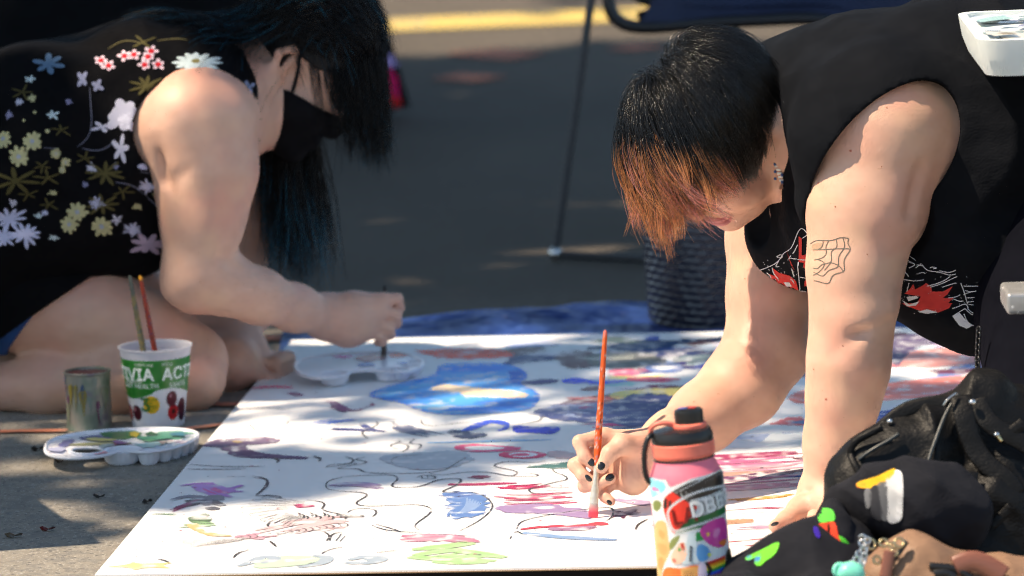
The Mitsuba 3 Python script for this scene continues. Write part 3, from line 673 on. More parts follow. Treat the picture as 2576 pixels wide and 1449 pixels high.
# ink drawing
for pts in [[(20, 935), (80, 945), (92, 975), (60, 1005), (40, 1028), (90, 1030), (160, 1042)], [(300, 1052), (370, 1062), (390, 1080), (380, 1100), (430, 1118), (500, 1128)], [(510, 1120), (560, 1098), (640, 1100), (660, 1125), (640, 1140)],
            [(400, 985), (420, 950), (520, 928), (640, 922), (740, 922), (775, 940), (750, 968), (760, 985), (860, 985), (940, 965), (1000, 945), (1090, 940), (1105, 955), (1060, 985), (1015, 1010), (1100, 1010), (1200, 1020), (1262, 1060), (1272, 1090), (1230, 1140), (1160, 1185), (1100, 1215)],
            [(400, 985), (430, 1000), (520, 1008), (590, 1015), (612, 1030), (560, 1065), (600, 1083), (760, 1080), (880, 1078), (945, 1095), (935, 1130), (880, 1170), (868, 1195), (890, 1212)],
            [(400, 880), (440, 865), (560, 862), (480, 880), (470, 888), (560, 888), (600, 905), (750, 912), (930, 908), (1030, 890), (1080, 860), (1130, 835)], [(500, 825), (540, 840), (520, 860), (400, 880)], [(600, 828), (560, 840), (610, 852), (570, 866)],
            [(750, 860), (745, 840), (790, 825), (900, 815)], [(940, 910), (1000, 920), (1150, 905), (1300, 915), (1370, 925), (1400, 905), (1300, 880), (1290, 865), (1360, 850), (1480, 855), (1550, 845)], [(1350, 925), (1440, 930), (1510, 925), (1490, 915), (1420, 916)],
            [(1590, 890), (1600, 905), (1650, 925), (1660, 945), (1620, 955), (1500, 985), (1465, 1000), (1500, 1018), (1600, 1015), (1690, 1005)], [(740, 740), (790, 745), (740, 765), (780, 785)], [(810, 735), (860, 732), (840, 755), (890, 760), (880, 785)], [(780, 750), (830, 770), (800, 800)],
            [(900, 630), (910, 655), (960, 662), (1080, 650), (1180, 640)], [(1540, 610), (1500, 640), (1400, 655)], [(1400, 1205), (1430, 1165), (1520, 1140), (1640, 1120), (1790, 1098), (1880, 1092), (1905, 1105), (1895, 1145), (1860, 1165)], [(1385, 1225), (1400, 1218), (1430, 1232)], [(1365, 1258), (1372, 1242)],
            [(2025, 1208), (2040, 1180), (2090, 1152)], [(375, 1335), (420, 1312), (500, 1298)], [(660, 1330), (720, 1322), (780, 1318)], [(-300, 520), (-120, 575), (60, 570), (200, 575)], [(0, 655), (30, 690)], [(200, 640), (190, 660)], [(660, 640), (665, 660), (600, 690), (590, 705), (620, 730)],
            [(330, 820), (370, 835), (360, 850)], [(130, 830), (150, 845), (140, 858)], [(380, 1215), (415, 1240), (400, 1268)], [(420, 1268), (440, 1230), (490, 1220)], [(450, 1268), (480, 1230)], [(470, 1272), (500, 1240)], [(660, 1180), (760, 1208), (790, 1222)], [(640, 1185), (720, 1210), (900, 1225)],
            [(870, 935), (920, 922), (970, 930), (960, 940), (900, 940)], [(900, 926), (905, 940)], [(930, 924), (935, 940)]]: ink(pts)
for pts in [[(2000, 415 - 5), (2080, 422), (2120, 450), (2110, 480), (2060, 540), (2040, 565), (2100, 562), (2200, 568), (2232, 582)], [(2130, 812), (2122, 795), (2140, 780)], [(2140, 925), (2170, 950), (2190, 970)], [(1850, 1058), (1900, 1015), (1980, 992)], [(1250, 1068), (1300, 1078), (1340, 1096)],
            [(1500, 315), (1700, 330), (1900, 335), (2100, 330)], [(1480, 352), (1700, 356), (1950, 352)], [(1800, 415), (1950, 412)], [(2480, 262), (2530, 268), (2540, 280)], [(2170, 275), (2210, 285), (2195, 298)]]: ink(pts, 0.004, view=lz)
tips = [(2075, 580), (2000, 600), (1975, 628), (1915, 660), (1915, 695), (1975, 715), (2030, 735), (2060, 755), (2090, 765), (2130, 775), (2170, 785), (2200, 795), (2240, 800), (2280, 800)]
roots = [(2420, 620), (2380, 630), (2350, 640), (2320, 650), (2310, 660), (2310, 672), (2300, 690), (2310, 700), (2330, 710), (2350, 715), (2370, 720), (2390, 725), (2410, 730), (2430, 735)]
for (tx_, ty_), (rx_, ry_) in zip(tips, roots):     # wing feathers
    mx, my = (tx_ + rx_) / 2, (ty_ + ry_) / 2
    ink([(rx_, ry_ - 3), (mx, my - 9), (tx_ + 12, ty_ - 4), (tx_, ty_ + 2)], 0.0018, (110, 106, 110), lz); ink([(tx_, ty_ + 2), (tx_ + 25, ty_ + 9), (mx, my + 7), (rx_, ry_ + 3)], 0.0018, (110, 106, 110), lz)
for k in range(16):     # tail
    x = 1900 + 55 * k; y = 905 - 7 * k
    ink([(x, y - 18), (x + 30, y - 8), (x + 26, y + 6), (x - 10, y + 16)], 0.0022, (110, 100, 104), lz)
for k in range(9): ink([(1980 - 10 * k, 895 + 4 * k), (1700 - 20 * k, 915 + 7 * k), (1330 + 20 * k, 905 + 9 * k)], 0.0016, (120, 116, 120), lz)
for k in range(14): ink([(470 + 9 * k + (628 - 628), 1130 + 3 * (k % 3)), (478 + 9 * k, 1137), (474 + 9 * k, 1143)], 0.003)
for k in range(12): ink([(250 + 22 * k, 1120 + 8 * (k % 3)), (262 + 22 * k, 1128 + 8 * (k % 3)), (256 + 22 * k, 1138 + 8 * (k % 3))], 0.0035)
sp = np.random.default_rng(77)   # stray flecks of paint
fl = [Point(*G(sp.uniform(300, 2400), sp.uniform(960, 1420), ZT)[:2]).buffer(sp.uniform(0.0008, 0.0028), 5) for _ in range(160)]
lay(unary_union(fl[:80]), srgb(90, 70, 100), 'paint_flecks', kind='stuff'); lay(unary_union(fl[80:]), srgb(190, 90, 120), 'paint_flecks', kind='stuff')

# ================================================================ THINGS ON THE STREET
# blue tarpaulin bunched up behind the board
scene['m_tarp'] = {'type': 'twosided', 'bsdf': {'type': 'bumpmap', 'scale': 1.0, 'nested_texture': proc(lambda p, n, uv: 0.020 * fbm(p.x * 9 + p.y * 5, p.y * 26, 0, 4) + 0.006 * noise(p.x * 60, p.y * 40, 0), eps=2e-3),
    'nested_bsdf': {'type': 'principled', 'base_color': proc(lambda p, n, uv: mix((0.006, 0.022, 0.105), (0.030, 0.075, 0.30), smoothstep(0.3, 0.75, fbm(p.x * 7, p.y * 24, p.z * 20, 4)))), 'roughness': 0.38, 'specular': 0.4}}}
def tarp_z(x, y):
    e = np.clip((y - 1.52) / 0.10, 0, 1) * np.clip((1.80 - y + 0.05 * np.sin(x * 4)) / 0.14, 0, 1) * np.clip((x + 0.42) / 0.3, 0, 1)
    q = np.stack([x * 3.2, y * 7, 0 * x], -1); n = meshkit.fbm(q, 4, 2); w = np.abs(meshkit.noise(np.stack([x * 7, y * 16, 0 * x], -1), 5) - 0.5)
    w2 = np.abs(meshkit.noise(np.stack([x * 13 + y * 9, y * 26, 0 * x], -1), 9) - 0.5)
    return 0.006 + e * (0.004 + 0.030 * np.clip(n - 0.3, 0, 1) + 0.028 * (0.5 - w) * n + 0.014 * (0.5 - w2))
tp = plane_grid(-0.40, 2.3, 1.40, 1.68, 240, 60, tarp_z)
v = np.array(tp.vertices); v[:, 1] += 0.05 * np.sin(v[:, 0] * 5 + 1) * np.clip((v[:, 1] - 1.5) * 4, 0, 1); tp.vertices = v
t = thing('blue_tarp', 'crumpled blue plastic tarpaulin bunched along the far edge of the board', 'tarp')
scene[t] = ply(tp, 'm_tarp', smooth=True)

# dark woven basket behind the tarpaulin
bc = G(1785, 812); RB, HB = 0.110, 0.27
def basket():
    n, rows = 110, 110; th = np.linspace(0, 2 * np.pi, n, endpoint=False); z = np.linspace(0, HB, rows)
    TH, Z = np.meshgrid(th, z); row = np.floor(Z / 0.013)
    r = RB * (0.93 + 0.09 * Z / HB) + 0.0010 * np.sin(TH * 26 + 2.4 * row + 1.5 * np.sin(row * 7.0)) + 0.0024 * np.abs(np.sin(np.pi * (Z / 0.013 + 0.25 * np.sin(TH * 3)))) + 0.002 * meshkit.noise(np.stack([TH * 3, Z * 40, 0 * Z], -1), 2)
    P = np.stack([r * np.cos(TH), r * np.sin(TH), Z], -1).reshape(-1, 3); i = np.arange(n * rows).reshape(rows, n)
    a, b = i[:-1], np.roll(i[:-1], -1, 1); c, d = np.roll(i[1:], -1, 1), i[1:]
    return TM(P + [bc[0], bc[1], 0.002], np.vstack([np.stack([a, b, c], -1).reshape(-1, 3), np.stack([a, c, d], -1).reshape(-1, 3)]))
mat('m_basket', (0.010, 0.014, 0.026), 0.28, 0.6)
t = thing('woven_basket', 'dark glossy woven plastic basket standing behind the blue tarpaulin', 'basket')
part(t, 'side', basket(), 'm_basket', True)
part(t, 'rim', move(trimesh.creation.torus(RB * 1.02, 0.006, 60, 10), [bc[0], bc[1], HB]), 'm_basket', True)
part(t, 'base', move(trimesh.creation.cylinder(RB * 0.9, 0.006, sections=40), [bc[0], bc[1], 0.006]), 'm_basket')

# chair at the top right
ch = thing('camp_chair', 'navy blue folding camp chair with black tubular frame standing on the street behind', 'chair')
ZC = 10.67
mat('m_navy', proc(lambda p, n, uv: mix((0.012, 0.018, 0.045), (0.022, 0.032, 0.075), fbm(p.x * 20, p.y * 20, p.z * 20, 2))), 0.6, 0.3)
foot = G(1397, 640, 0.012)
leg_top = V(1508, -150, 10.60)
part(ch, 'leg', tube([foot, leg_top], 0.0075, 12), 'm_steel_dark', 40)
part(ch, 'foot_cap', move(trimesh.creation.icosphere(3, 0.013), foot + [0, 0, 0.002]), 'm_chrome', True)
foot2 = G(1660, 655, 0.012); part(ch, 'base_bar', tube([foot, foot2], 0.0075, 12), 'm_steel_dark', 40)
part(ch, 'foot_cap', move(trimesh.creation.icosphere(3, 0.013), foot2 + [0, 0, 0.002]), 'm_chrome', True)
loop = spline([V(1528, -160, ZC), V(1530, -20, ZC), V(1545, 42, ZC), V(1590, 66, ZC), V(1680, 66, ZC), V(1800, 56, ZC), V(1930, 50, ZC), V(2060, 48, ZC), V(2160, 70, ZC)], 50)
part(ch, 'seat_rail', tube(loop, 0.0125, 14), 'm_blackplastic', True)
for dz in (0.42,):
    part(ch, 'seat_rail', tube(loop + np.array([0.05, dz, 0.0]), 0.0125, 14), 'm_blackplastic', True)
def seat_sheet():
    a = spline([V(1600, 58, ZC), V(1690, 40, ZC), V(1800, 44, ZC), V(2060, 38, ZC), V(2150, 55, ZC)], 40)
    rows = []
    for s in np.linspace(0, 1, 20):
        rows.append(a + np.array([0.05 * s, 0.42 * s, -0.05 * math.sin(math.pi * s) + 0.02]))
    P = np.array(rows); i = np.arange(P.shape[0] * P.shape[1]).reshape(P.shape[:2]); A, B, C_, Dq = i[:-1, :-1].ravel(), i[:-1, 1:].ravel(), i[1:, 1:].ravel(), i[1:, :-1].ravel()
    return TM(P.reshape(-1, 3), np.vstack([np.c_[A, B, C_], np.c_[A, C_, Dq]]))
part(ch, 'seat', seat_sheet(), 'm_navy', True)
bk = [V(1640, 38, ZC + 0.02), V(1760, -10, ZC + 0.05), V(2080, -40, ZC + 0.1), V(2150, 40, ZC + 0.06)]
def quad_cloth(a, b, c, d, sag, n=24):
    u, w = np.meshgrid(np.linspace(0, 1, n), np.linspace(0, 1, n)); P = ((1 - u) * (1 - w))[..., None] * a + (u * (1 - w))[..., None] * b + (u * w)[..., None] * c + ((1 - u) * w)[..., None] * d
    P = P + (np.sin(np.pi * u) * np.sin(np.pi * w))[..., None] * np.asarray(sag); i = np.arange(n * n).reshape(n, n)
    A, B, C_, E = i[:-1, :-1].ravel(), i[:-1, 1:].ravel(), i[1:, 1:].ravel(), i[1:, :-1].ravel()
    return TM(P.reshape(-1, 3), np.vstack([np.c_[A, B, C_], np.c_[A, C_, E]]))
part(ch, 'side_panel', quad_cloth(V(1610, 56, ZC - 0.01), V(2300, 44, ZC - 0.01), V(2330, -260, ZC), V(1790, -260, ZC), (0, 0.05, 0)), 'm_navy', True)
for a, b in (((2120, 60), (2150, 700)),): part(ch, 'leg', tube([V(a[0], a[1], ZC), G(b[0], b[1], 0.012)], 0.0075, 12), 'm_steel_dark', 40)
for dx in (0.20, 0.55):
    p0 = leg_top + [0.05 + dx, 0.42, -0.1]; part(ch, 'leg', tube([p0, [p0[0] + 0.06, p0[1] + 0.02, 0.012]], 0.0075, 12), 'm_steel_dark', 40)

# table under a black cloth with a printed band
A, Bc, Lc = G(770, 356), G(1018, 292), G(-420, 392)
tc = thing('covered_table', 'table under a long black cloth with red and pink print behind the kneeling painter', 'table')
def drape():
    ring = np.array([Lc[:2], A[:2], Bc[:2], Bc[:2] + (Lc - A)[:2] * 0.9 + [0.2, 0.2]]); ctr = ring.mean(0)
    pts = []
    for i in range(4):
        a, b = ring[i], ring[(i + 1) % 4]; pts.append(a + (b - a) * np.linspace(0, 1, 60, endpoint=False)[:, None])
    p = np.vstack(pts); nrm = p - ctr; nrm /= np.linalg.norm(nrm, axis=1, keepdims=True)
    arc = np.r_[0, np.cumsum(np.linalg.norm(np.diff(p, axis=0), axis=1))]
    rows = []
    for s in np.linspace(0, 1, 20):
        z = 0.74 * (1 - s) + 0.02 * s
        fl = -0.16 * (1 - s) + (0.012 * np.sin(arc * 23) + 0.010 * np.sin(arc * 51 + 1)) * s
        rows.append(np.c_[p + nrm * np.reshape(fl, (-1, 1)), np.full(len(p), z)])
    P = np.array(rows); n = P.shape[1]; i = np.arange(20 * n).reshape(20, n)
    a, b = i[:-1], np.roll(i[:-1], -1, 1); c, d = np.roll(i[1:], -1, 1), i[1:]
    top = np.vstack([P[0], [[*P[0].mean(0)]]]); f = np.vstack([np.stack([a, d, c], -1).reshape(-1, 3), np.stack([a, c, b], -1).reshape(-1, 3)])
    k = 20 * n; f2 = np.c_[i[0], np.roll(i[0], -1), np.full(n, k)]
    return TM(np.vstack([P.reshape(-1, 3), P[0].mean(0)[None]]), np.vstack([f, f2]))
dm = drape()
part(tc, 'cloth', dm, 'm_black', True)
for pts, c in [([(826, 300), (850, 215), (905, 150), (975, 170), (1000, 250), (1000, 285)], (196, 34, 34)), ([(905, 150), (960, 140), (985, 170), (992, 225), (960, 215), (930, 180)], (200, 24, 90)), ([(938, 118), (985, 108), (988, 140), (950, 150)], (176, 150, 200)),
               ([(-60, 150), (75, 150), (75, 180), (-60, 180)], (150, 20, 90)), ([(-60, 122), (75, 122), (75, 150), (-60, 150)], (110, 80, 110)), ([(640, 150), (700, 140), (700, 260), (640, 260)], (150, 24, 60))]:
    decal(tc, 'printed_patch', Polygon(pts), 12.2, dm, srgb(*c), 0.004, 0.02)

# ---------------------------------------------------------------- tin can
def put(m, pos, R=None): return move(m, pos, R)
can_p = G(226, 1077)
mat('m_tin', proc(lambda p, n, uv: mix(mix((0.30, 0.29, 0.25), (0.20, 0.24, 0.19), smoothstep(0.45, 0.6, fbm(p.x * 40, p.y * 40, p.z * 26, 3))), (0.20, 0.18, 0.20), smoothstep(0.60, 0.72, fbm(p.x * 70 + 9, p.y * 70, p.z * 50, 3)))), 0.45, 0.5, metallic=0.6)
can = thing('tin_can', 'paint spattered ribbed tin can standing left of the yoghurt pot', 'can')
prof = [(0, 0.001), (0.034, 0.001), (0.0365, 0.0), (0.0372, 0.002), (0.0362, 0.005)]
for k in range(12): prof += [(0.0356 if k % 2 else 0.0364, 0.012 + k * 0.0052)]
prof += [(0.0362, 0.080), (0.0362, 0.088), (0.0374, 0.0895), (0.0376, 0.092), (0.0366, 0.0935), (0.0348, 0.0925), (0.0347, 0.070), (0.0, 0.069)]
part(can, 'body', put(lathe(prof, 56), can_p), 'm_tin', 35)
part(can, 'paint', put(trimesh.creation.cylinder(0.0344, 0.002, sections=40), can_p + [0, 0, 0.0885]), 'm_gloss', False, srgb(62, 12, 26))
cr = np.random.default_rng(3)
def wrapped(polyfn, pos, rad, lift, th0=-math.pi / 2, R=None, size=0.006):
    """Bends a flat polygon (metres round, metres up) round an upright axis; rad(z) the radius."""
    m = tri_poly(polyfn, 0, size)
    if m is None: return None
    v = np.array(m.vertices); r0 = rad(v[:, 1]); th = th0 + v[:, 0] / rad(np.full(1, np.mean(v[:, 1])))[0]
    P = np.c_[(r0 + lift) * np.cos(th), (r0 + lift) * np.sin(th), v[:, 1]]
    return put(TM(P, m.faces), pos, R)
for k in range(16):
    u, z0, L, w = cr.uniform(-0.045, 0.045), cr.uniform(0.03, 0.088), cr.uniform(0.008, 0.05), cr.uniform(0.0015, 0.006)
    pl = smooth_poly([(u - w, z0), (u + w * 0.8, z0 + 0.002), (u + w * 0.5, z0 - L * 0.6), (u + w * 0.15, z0 - L), (u - w * 0.4, z0 - L * 0.5)])
    c = [(110, 116, 92), (96, 56, 84), (120, 130, 120), (130, 116, 50), (120, 120, 100), (60, 80, 110)][k % 6]
    part(can, 'paint_drip', wrapped(pl, can_p, lambda z: 0.0368 + 0 * z, 0.0004), 'm_gloss', False, srgb(*c))

# ---------------------------------------------------------------- yoghurt pot with two brushes
cup_p = G(399, 1068); HC, R0c, R1c = 0.128, 0.0415, 0.0545
rad_c = lambda z: R0c + (R1c - R0c) * np.asarray(z) / 0.108
cup = thing('yoghurt_pot', 'white and green printed yoghurt pot holding two paint brushes', 'pot')
scene['m_cup'] = {'type': 'twosided', 'bsdf': {'type': 'principled', 'base_color': {'type': 'rgb', 'value': [0.70, 0.70, 0.74]}, 'roughness': 0.35, 'specular': 0.5}}
scene['m_cup_rim'] = {'type': 'principledthin', 'base_color': {'type': 'rgb', 'value': [0.75, 0.75, 0.80]}, 'diff_trans': 0.9, 'roughness': 0.4}
part(cup, 'body', put(lathe([(0, 0.003), (0.038, 0.003), (0.040, 0), (R0c, 0.002), (float(rad_c(0.113)), 0.113)], 64), cup_p), 'm_cup', 35)
part(cup, 'rim', put(lathe([(float(rad_c(0.113)), 0.113), (float(rad_c(0.114)) + 0.0005, 0.115), (0.0570, 0.1245), (0.0590, 0.1262), (0.0592, 0.128), (0.0575, 0.1284), (0.0558, 0.1265), (0.0545, 0.115)], 64), cup_p), 'm_cup_rim', 35)
part(cup, 'water', put(trimesh.creation.cylinder(0.0535, 0.001, sections=48), cup_p + [0, 0, 0.111]), 'm_gloss', False, srgb(150, 150, 165))
tilt_c = -math.pi / 2 - 0.07
GR = [(u, 0.056 + 0.007 * math.sin(u * 46 + 0.35) + (0.003 if u > 0 else 0)) for u in np.linspace(-0.090, 0.090, 70)]
part(cup, 'green_band', wrapped(Polygon(GR + [(0.090, 0.1120), (-0.090, 0.1120)]), cup_p, rad_c, 0.0005, tilt_c), 'm_gloss', True, srgb(42, 120, 42))
def letters(parent, text, h, u, z, pos, rad, lift, col, th0=tilt_c, R=None, name='lettering', bold=False, sx=1.0):
    m = meshkit.text_mesh(text, h, 0.0004, bold); v = np.array(m.vertices); zz = v[:, 1] + z; r0 = rad(zz)
    th = th0 + (v[:, 0] * sx + u) / rad(np.full(1, z + h / 2))[0]
    part(parent, name, put(TM(np.c_[(r0 + lift + v[:, 2]) * np.cos(th), (r0 + lift + v[:, 2]) * np.sin(th), zz], m.faces), pos, R), 'm_print', False, col)
W = srgb(235, 240, 235)
letters(cup, 'ACTIVIA', 0.0190, 0.003 - meshkit.text_mesh('ACTIVIA', 0.0190, 0.0004, True).bounds[1][0], 0.0800, cup_p, rad_c, 0.0009, W, bold=True, sx=1.0)
letters(cup, 'ACTIVIA', 0.0190, 0.015, 0.0800, cup_p, rad_c, 0.0009, W, bold=True)
letters(cup, 'GUT HEALTH', 0.0075, -0.056, 0.067, cup_p, rad_c, 0.0009, W)
letters(cup, 'PROBIOTIC', 0.0042, -0.050, 0.0755, cup_p, rad_c, 0.0009, W)
letters(cup, 'SANTE', 0.0075, 0.026, 0.067, cup_p, rad_c, 0.0009, W)
letters(cup, '0.35% m.g.', 0.0042, -0.028, 0.1035, cup_p, rad_c, 0.0009, W); letters(cup, '650 g', 0.0045, 0.016, 0.1035, cup_p, rad_c, 0.0009, W)
letters(cup, '3', 0.021, -0.0235, 0.030, cup_p, rad_c, 0.0007, srgb(30, 100, 50), bold=True)
def cupdisc(u, z, rx, rz, col, lift=0.0006, name='printed_fruit'): part(cup, name, wrapped(affinity.scale(Point(u, z).buffer(1, 14), rx, rz, origin=(u, z)), cup_p, rad_c, lift, tilt_c), 'm_gloss', True, col)
cupdisc(-0.004, 0.040, 0.0135, 0.0145, srgb(222, 178, 40), 0.0006, 'printed_disc')
for k in range(4): letters(cup, ['BILLION', 'LIVE', 'PROBIO', 'TICS'][k], 0.0035, -0.013, 0.047 - 0.006 * k, cup_p, rad_c, 0.0010, srgb(90, 120, 40))
for u, z, c in [(-0.031, 0.026, (70, 14, 28)), (0.030, 0.048, (88, 22, 40)), (0.031, 0.026, (176, 30, 40)), (-0.052, 0.024, (150, 40, 50)), (0.050, 0.034, (80, 24, 40)), (0.051, 0.022, (60, 20, 40))]: cupdisc(u, z, 0.0095, 0.0125, srgb(*c))
cupdisc(0.0315, 0.027, 0.003, 0.004, srgb(40, 10, 14), 0.0010, 'fruit_stone'); cupdisc(-0.034, 0.031, 0.0018, 0.0026, srgb(190, 130, 140), 0.001, 'fruit_gleam'); cupdisc(0.0275, 0.053, 0.0018, 0.0026, srgb(190, 130, 150), 0.001, 'fruit_gleam')

def brush(label, tip, top, handle_col, speck, bristle_len=0.02, bristle_col=(190, 40, 60), ferrule_col=(0.62, 0.58, 0.48), width=0.011, r_h=0.0042, tip_col=None, flat_dir=None, ferr=(0.02, 0.075), mid_col=None):
    b = thing('paint_brush', label, 'paint brush', 'brushes in use by the painters'); tip, top = np.asarray(tip, float), np.asarray(top, float)
    ax = (top - tip); L = np.linalg.norm(ax); ax /= L
    x = flat_dir if flat_dir is not None else RIGHT; x = x - ax * (x @ ax); x /= np.linalg.norm(x); y = np.cross(ax, x)
    def sect(s, wx, wy, n=16):
        a = np.arange(n) * 2 * np.pi / n; return tip + ax * s + np.cos(a)[:, None] * x * wx + np.sin(a)[:, None] * y * wy
    def loft(ss):
        R_ = [sect(*s) for s in ss]; n = 16; v = np.vstack(R_ + [R_[0].mean(0)[None], R_[-1].mean(0)[None]]); f = []
        for i in range(len(ss) - 1):
            for j in range(n):
                a, b_, c, d = i * n + j, i * n + (j + 1) % n, (i + 1) * n + (j + 1) % n, (i + 1) * n + j; f += [[a, b_, c], [a, c, d]]
        k = len(ss) * n; f += [[k, (j + 1) % n, j] for j in range(n)] + [[k + 1, k - n + j, k - n + (j + 1) % n] for j in range(n)]
        return TM(v, f)
    f0, f1 = ferr
    m = loft([(0.0, width * 0.52, 0.0016), (f0 * 0.35, width * 0.58, 0.0030), (f0, width * 0.5, 0.0036)])
    cv = np.array(m.vertices); s = (cv - tip) @ ax; nz = meshkit.noise(cv * 900, 1)
    part(b, 'bristles', m, 'm_gloss', False, np.where((s > f0 * 0.75 + 0.004 * (nz - 0.5))[:, None], srgb(170, 165, 160), srgb(*bristle_col)))
    m = loft([(f0, width * 0.5, 0.0038), (f0 + 0.02, width * 0.45, 0.0042), ((f0 + f1) / 2, r_h * 1.05, r_h * 1.05), (f1, r_h, r_h)])
    scene.setdefault('m_ferrule', {'type': 'twosided', 'bsdf': {'type': 'principled', 'base_color': proc(lambda p, n, uv: mix((0.62, 0.56, 0.42), (0.75, 0.74, 0.70), fbm(p.x * 200, p.y * 200, p.z * 200, 2))), 'roughness': 0.35, 'metallic': 0.7}})
    if mid_col is None: part(b, 'ferrule', m, 'm_ferrule', 40)
    else: part(b, 'ferrule', m, 'm_gloss', False, srgb(*mid_col))
    ss = [(f1 - 0.001 + (L - f1) * q, r_h * w, r_h * w) for q, w in zip(np.linspace(0, 1, 60), np.interp(np.linspace(0, 1, 60), [0, 0.15, 0.45, 0.9, 0.985, 1.0], [1.0, 1.28, 1.1, 0.82, 0.75, 0.35]))]
    m = loft(ss); cv = np.array(m.vertices); n1 = meshkit.noise(cv * 260, 4); n2 = meshkit.noise(cv * 420, 9); s = (cv - tip) @ ax / L
    col = np.tile(srgb(*handle_col), (len(cv), 1))
    for thr, c, nn in speck: col = np.where((nn(s, n1, n2) > thr)[:, None], srgb(*c), col)
    if tip_col is not None: col = np.where((s > 0.965)[:, None], srgb(*tip_col), col)
    part(b, 'handle', m, 'm_wood', True, col)
    return b
cz = cup_p + [0, 0, 0.03]
brush('olive paint caked brush standing in the yoghurt pot', cup_p + [-0.004, 0.0, 0.006], V(326, 692, 9.0), (112, 104, 74), [(0.62, (96, 100, 94), lambda s, a, b: a), (0.66, (150, 130, 70), lambda s, a, b: b), (0.86, (88, 92, 84), lambda s, a, b: s)], r_h=0.0042)
brush('red handled brush with yellow end standing in the yoghurt pot', cup_p + [0.016, 0.0, 0.006], V(352, 692, 9.0), (146, 52, 32), [(0.70, (110, 50, 40), lambda s, a, b: a), (0.7, (90, 60, 90), lambda s, a, b: np.where((s > 0.6) & (s < 0.9), b, 0))], r_h=0.0038, tip_col=(214, 150, 40))

# ---------------------------------------------------------------- palettes
def palette(name, label, outline, wells, hole, z, paints, big=None):
    t = thing('paint_palette', label, 'palette', 'plastic paint palettes')
    P = np.array([G(a, b, z)[:2] for a, b in outline]); pl = Polygon(spline(P, 90, True)).buffer(0)
    ws = []
    cut = pl
    for (a, b, r) in wells + (big or []):
        c = G(a, b, z)[:2]; ws.append((c, r)); cut = cut.difference(Point(*c).buffer(r, 20))
    if hole is not None:
        hp = Polygon(spline(np.array([G(a, b, z)[:2] for a, b in hole]), 40, True)).buffer(0); cut = cut.difference(hp)
    m = trimesh.creation.extrude_polygon(cut, 0.0016); m.apply_translation([0, 0, z - 0.0016]); part(t, 'tray', m, 'm_white_plastic')
    rim = np.array(pl.exterior.coords); rim = np.c_[rim, np.full(len(rim), z + 0.001)]
    part(t, 'rim', tube(rim, 0.0028, 8, False), 'm_white_plastic', True)
    if hole is not None:
        rim = np.array(hp.exterior.coords); part(t, 'thumb_ring', tube(np.c_[rim, np.full(len(rim), z + 0.0015)], 0.0026, 8, False), 'm_white_plastic', True)
    z0 = paints.get('floor', 0.001)
    for c, r in ws:
        dz = z - z0
        w = lathe([(r + 0.0015, 0), (r * 0.9, -dz * 0.75), (r * 0.72, -dz), (0, -dz), (0, -dz + 0.0012), (r * 0.7, -dz + 0.0012), (r * 0.86, -dz * 0.7), (r, 0.0005)][::-1], 28)
        part(t, 'well', move(w, [c[0], c[1], z]), 'm_white_plastic', 35)
    for k, (pts, col) in enumerate(paints['blobs']):
        pp = smooth_poly(np.array([G(a, b, z)[:2] for a, b in pts])); pp = rough_edge(pp, 0.003, 300 + k).intersection(cut.buffer(-0.001))
        m = tri_poly(pp, z + 0.0006 + 0.0002 * k)
        if m is not None: part(t, 'paint_smear', m, 'm_gloss', False, srgb(*col))
    for k, (wi, col) in enumerate(paints.get('fill', [])):
        c, r = ws[wi]; part(t, 'paint_pool', move(trimesh.creation.cylinder(r * 0.8, 0.002, sections=24), [c[0], c[1], z - (z - z0) * 0.35]), 'm_gloss', False, srgb(*col))
    return t
def pz(pts): return [(a * 0.4151, 597.5 + b * 0.4151) for a, b in pts]
out1 = pz([(275, 1290), (300, 1240), (400, 1205), (600, 1178), (860, 1164), (1100, 1168), (1190, 1188), (1195, 1210), (1110, 1262), (970, 1296), (860, 1306), (740, 1300), (650, 1322), (520, 1340), (400, 1342), (300, 1322)])
